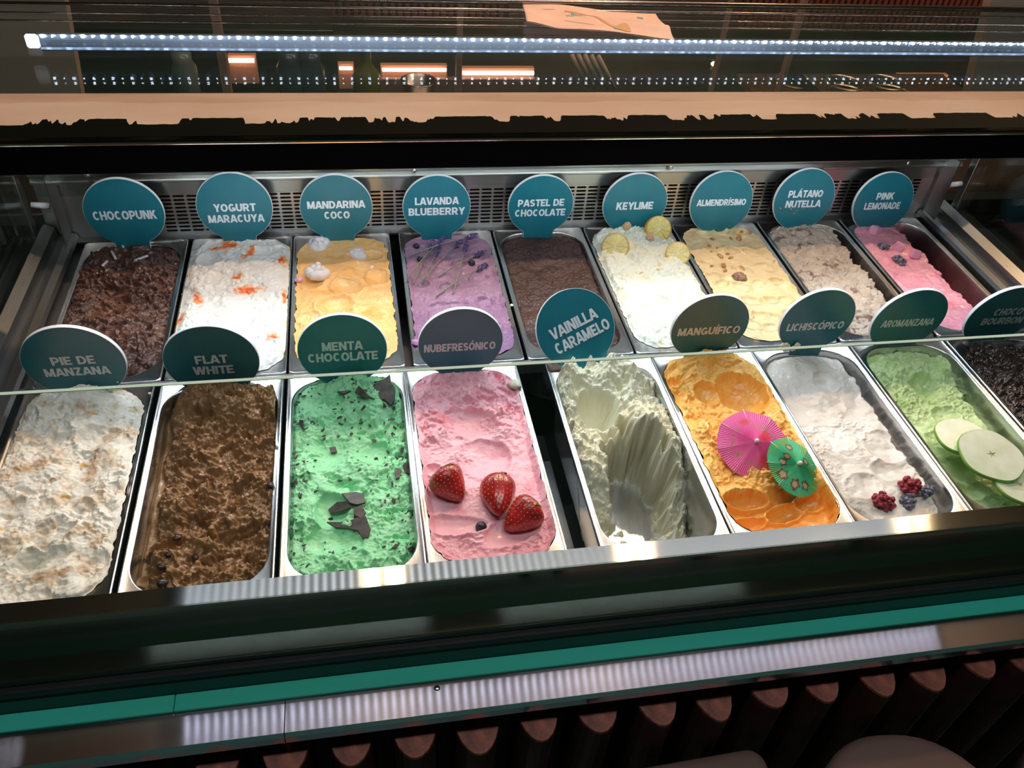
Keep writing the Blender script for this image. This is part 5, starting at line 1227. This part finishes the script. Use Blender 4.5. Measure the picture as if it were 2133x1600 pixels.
for q in holes:
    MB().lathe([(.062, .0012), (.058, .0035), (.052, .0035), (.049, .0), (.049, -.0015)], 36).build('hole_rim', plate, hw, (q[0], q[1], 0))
    MB().lathe([(.050, .0004), (.0001, .0004)], 36).build('hole', M['void'], hw, (q[0], q[1], 0))
MB().cbox(at(1665, 175, -.12)[0] - .004, at(1665, 175, -.12)[0], y0 - .06, y1, -.02, .03, .001).build('divider', M['void'], hw)
# slanted louvre rack
lr = empty('louvre_rack', tuple(aty(1220, 150, 1.1)), 'slanted rack of pale slats behind the napkin', 'rack')
oL = np.array(lr.location)
for k in range(5):
    a = aty(1190 + 14 * k, 112 + 1 * k, 1.1) - oL; b = aty(1225 + 14 * k, 185, 1.1) - oL
    MB().tube([tuple(a), tuple(b)], .0055, 4).build('slat', beige, lr)
P = aty(1489, 133, 1.3); sp_ = empty('spot_glint', tuple(P), 'small glowing blob standing for a warm reflection, right of the napkin', 'lamp')  # glowing blob put where a warm reflection shows
MB().bm(blob(.011, 2, .4, 2, (1, .6, .6)), True).build('bulb', emit('spot_glow', (1, .75, .5), 2.5), sp_); MB().tube([(0, .012, 0), (0, .05, 0)], .006, 8).build('stem', M['dark'], sp_)

# ------------------------------------------------------------------ seats in front of the counter
seatm = mat('stool_seat', srgb(92, 70, 64), .7)
legm = mat('stool_leg', (.02, .02, .02, 1), .4, .5)
def stool(x, y, z, hx, hy, rot, lab, curved):
    e = empty('stool', (x, y, -1.05), lab, 'stool', 'stools by the counter', (0, 0, rot)); h = z + 1.05
    r = hx * .92 if curved else .02; L4 = [rr_loop(hx - .006, hy - .006, r - .005, -.03), rr_loop(hx, hy, r, -.024), rr_loop(hx, hy, r, .020), rr_loop(hx - .004, hy - .004, r - .003, .027), rr_loop(hx - .012, hy - .012, r - .008, .030)]
    n = len(L4[0]); MB().add([p for l in L4 for p in l], [(i * n + k, i * n + (k + 1) % n, (i + 1) * n + (k + 1) % n, (i + 1) * n + k) for i in range(4) for k in range(n)] + [tuple(range(n))[::-1], tuple(4 * n + k for k in range(n))], True).build('seat', seatm, e, (0, 0, h - .03))
    for sx in (-1, 1):
        for sy in (-1, 1): MB().tube([(sx * hx * .8, sy * hy * .8, h - .06), (sx * hx * .95, sy * hy * .95, 0)], .012, 8).build('leg', legm, e)
for px, py, dx, dy, hx, hy, rt, lab, cv in ((1862, 1550, -.018, .195, .115, .19, -.10, 'dim beige stool, the rounded middle one of three at the lower right', True), (1628, 1579, -.104, .195, .092, .19, .03, 'dim beige stool, leftmost of three at the lower right', False), (2110, 1562, .100, .190, .095, .19, .06, 'dim beige stool cut off by the right picture edge', True)):
    q = at(px, py, -.185); stool(q[0] + dx, q[1] - dy + .022, -.185, hx, hy, rt, lab, cv)
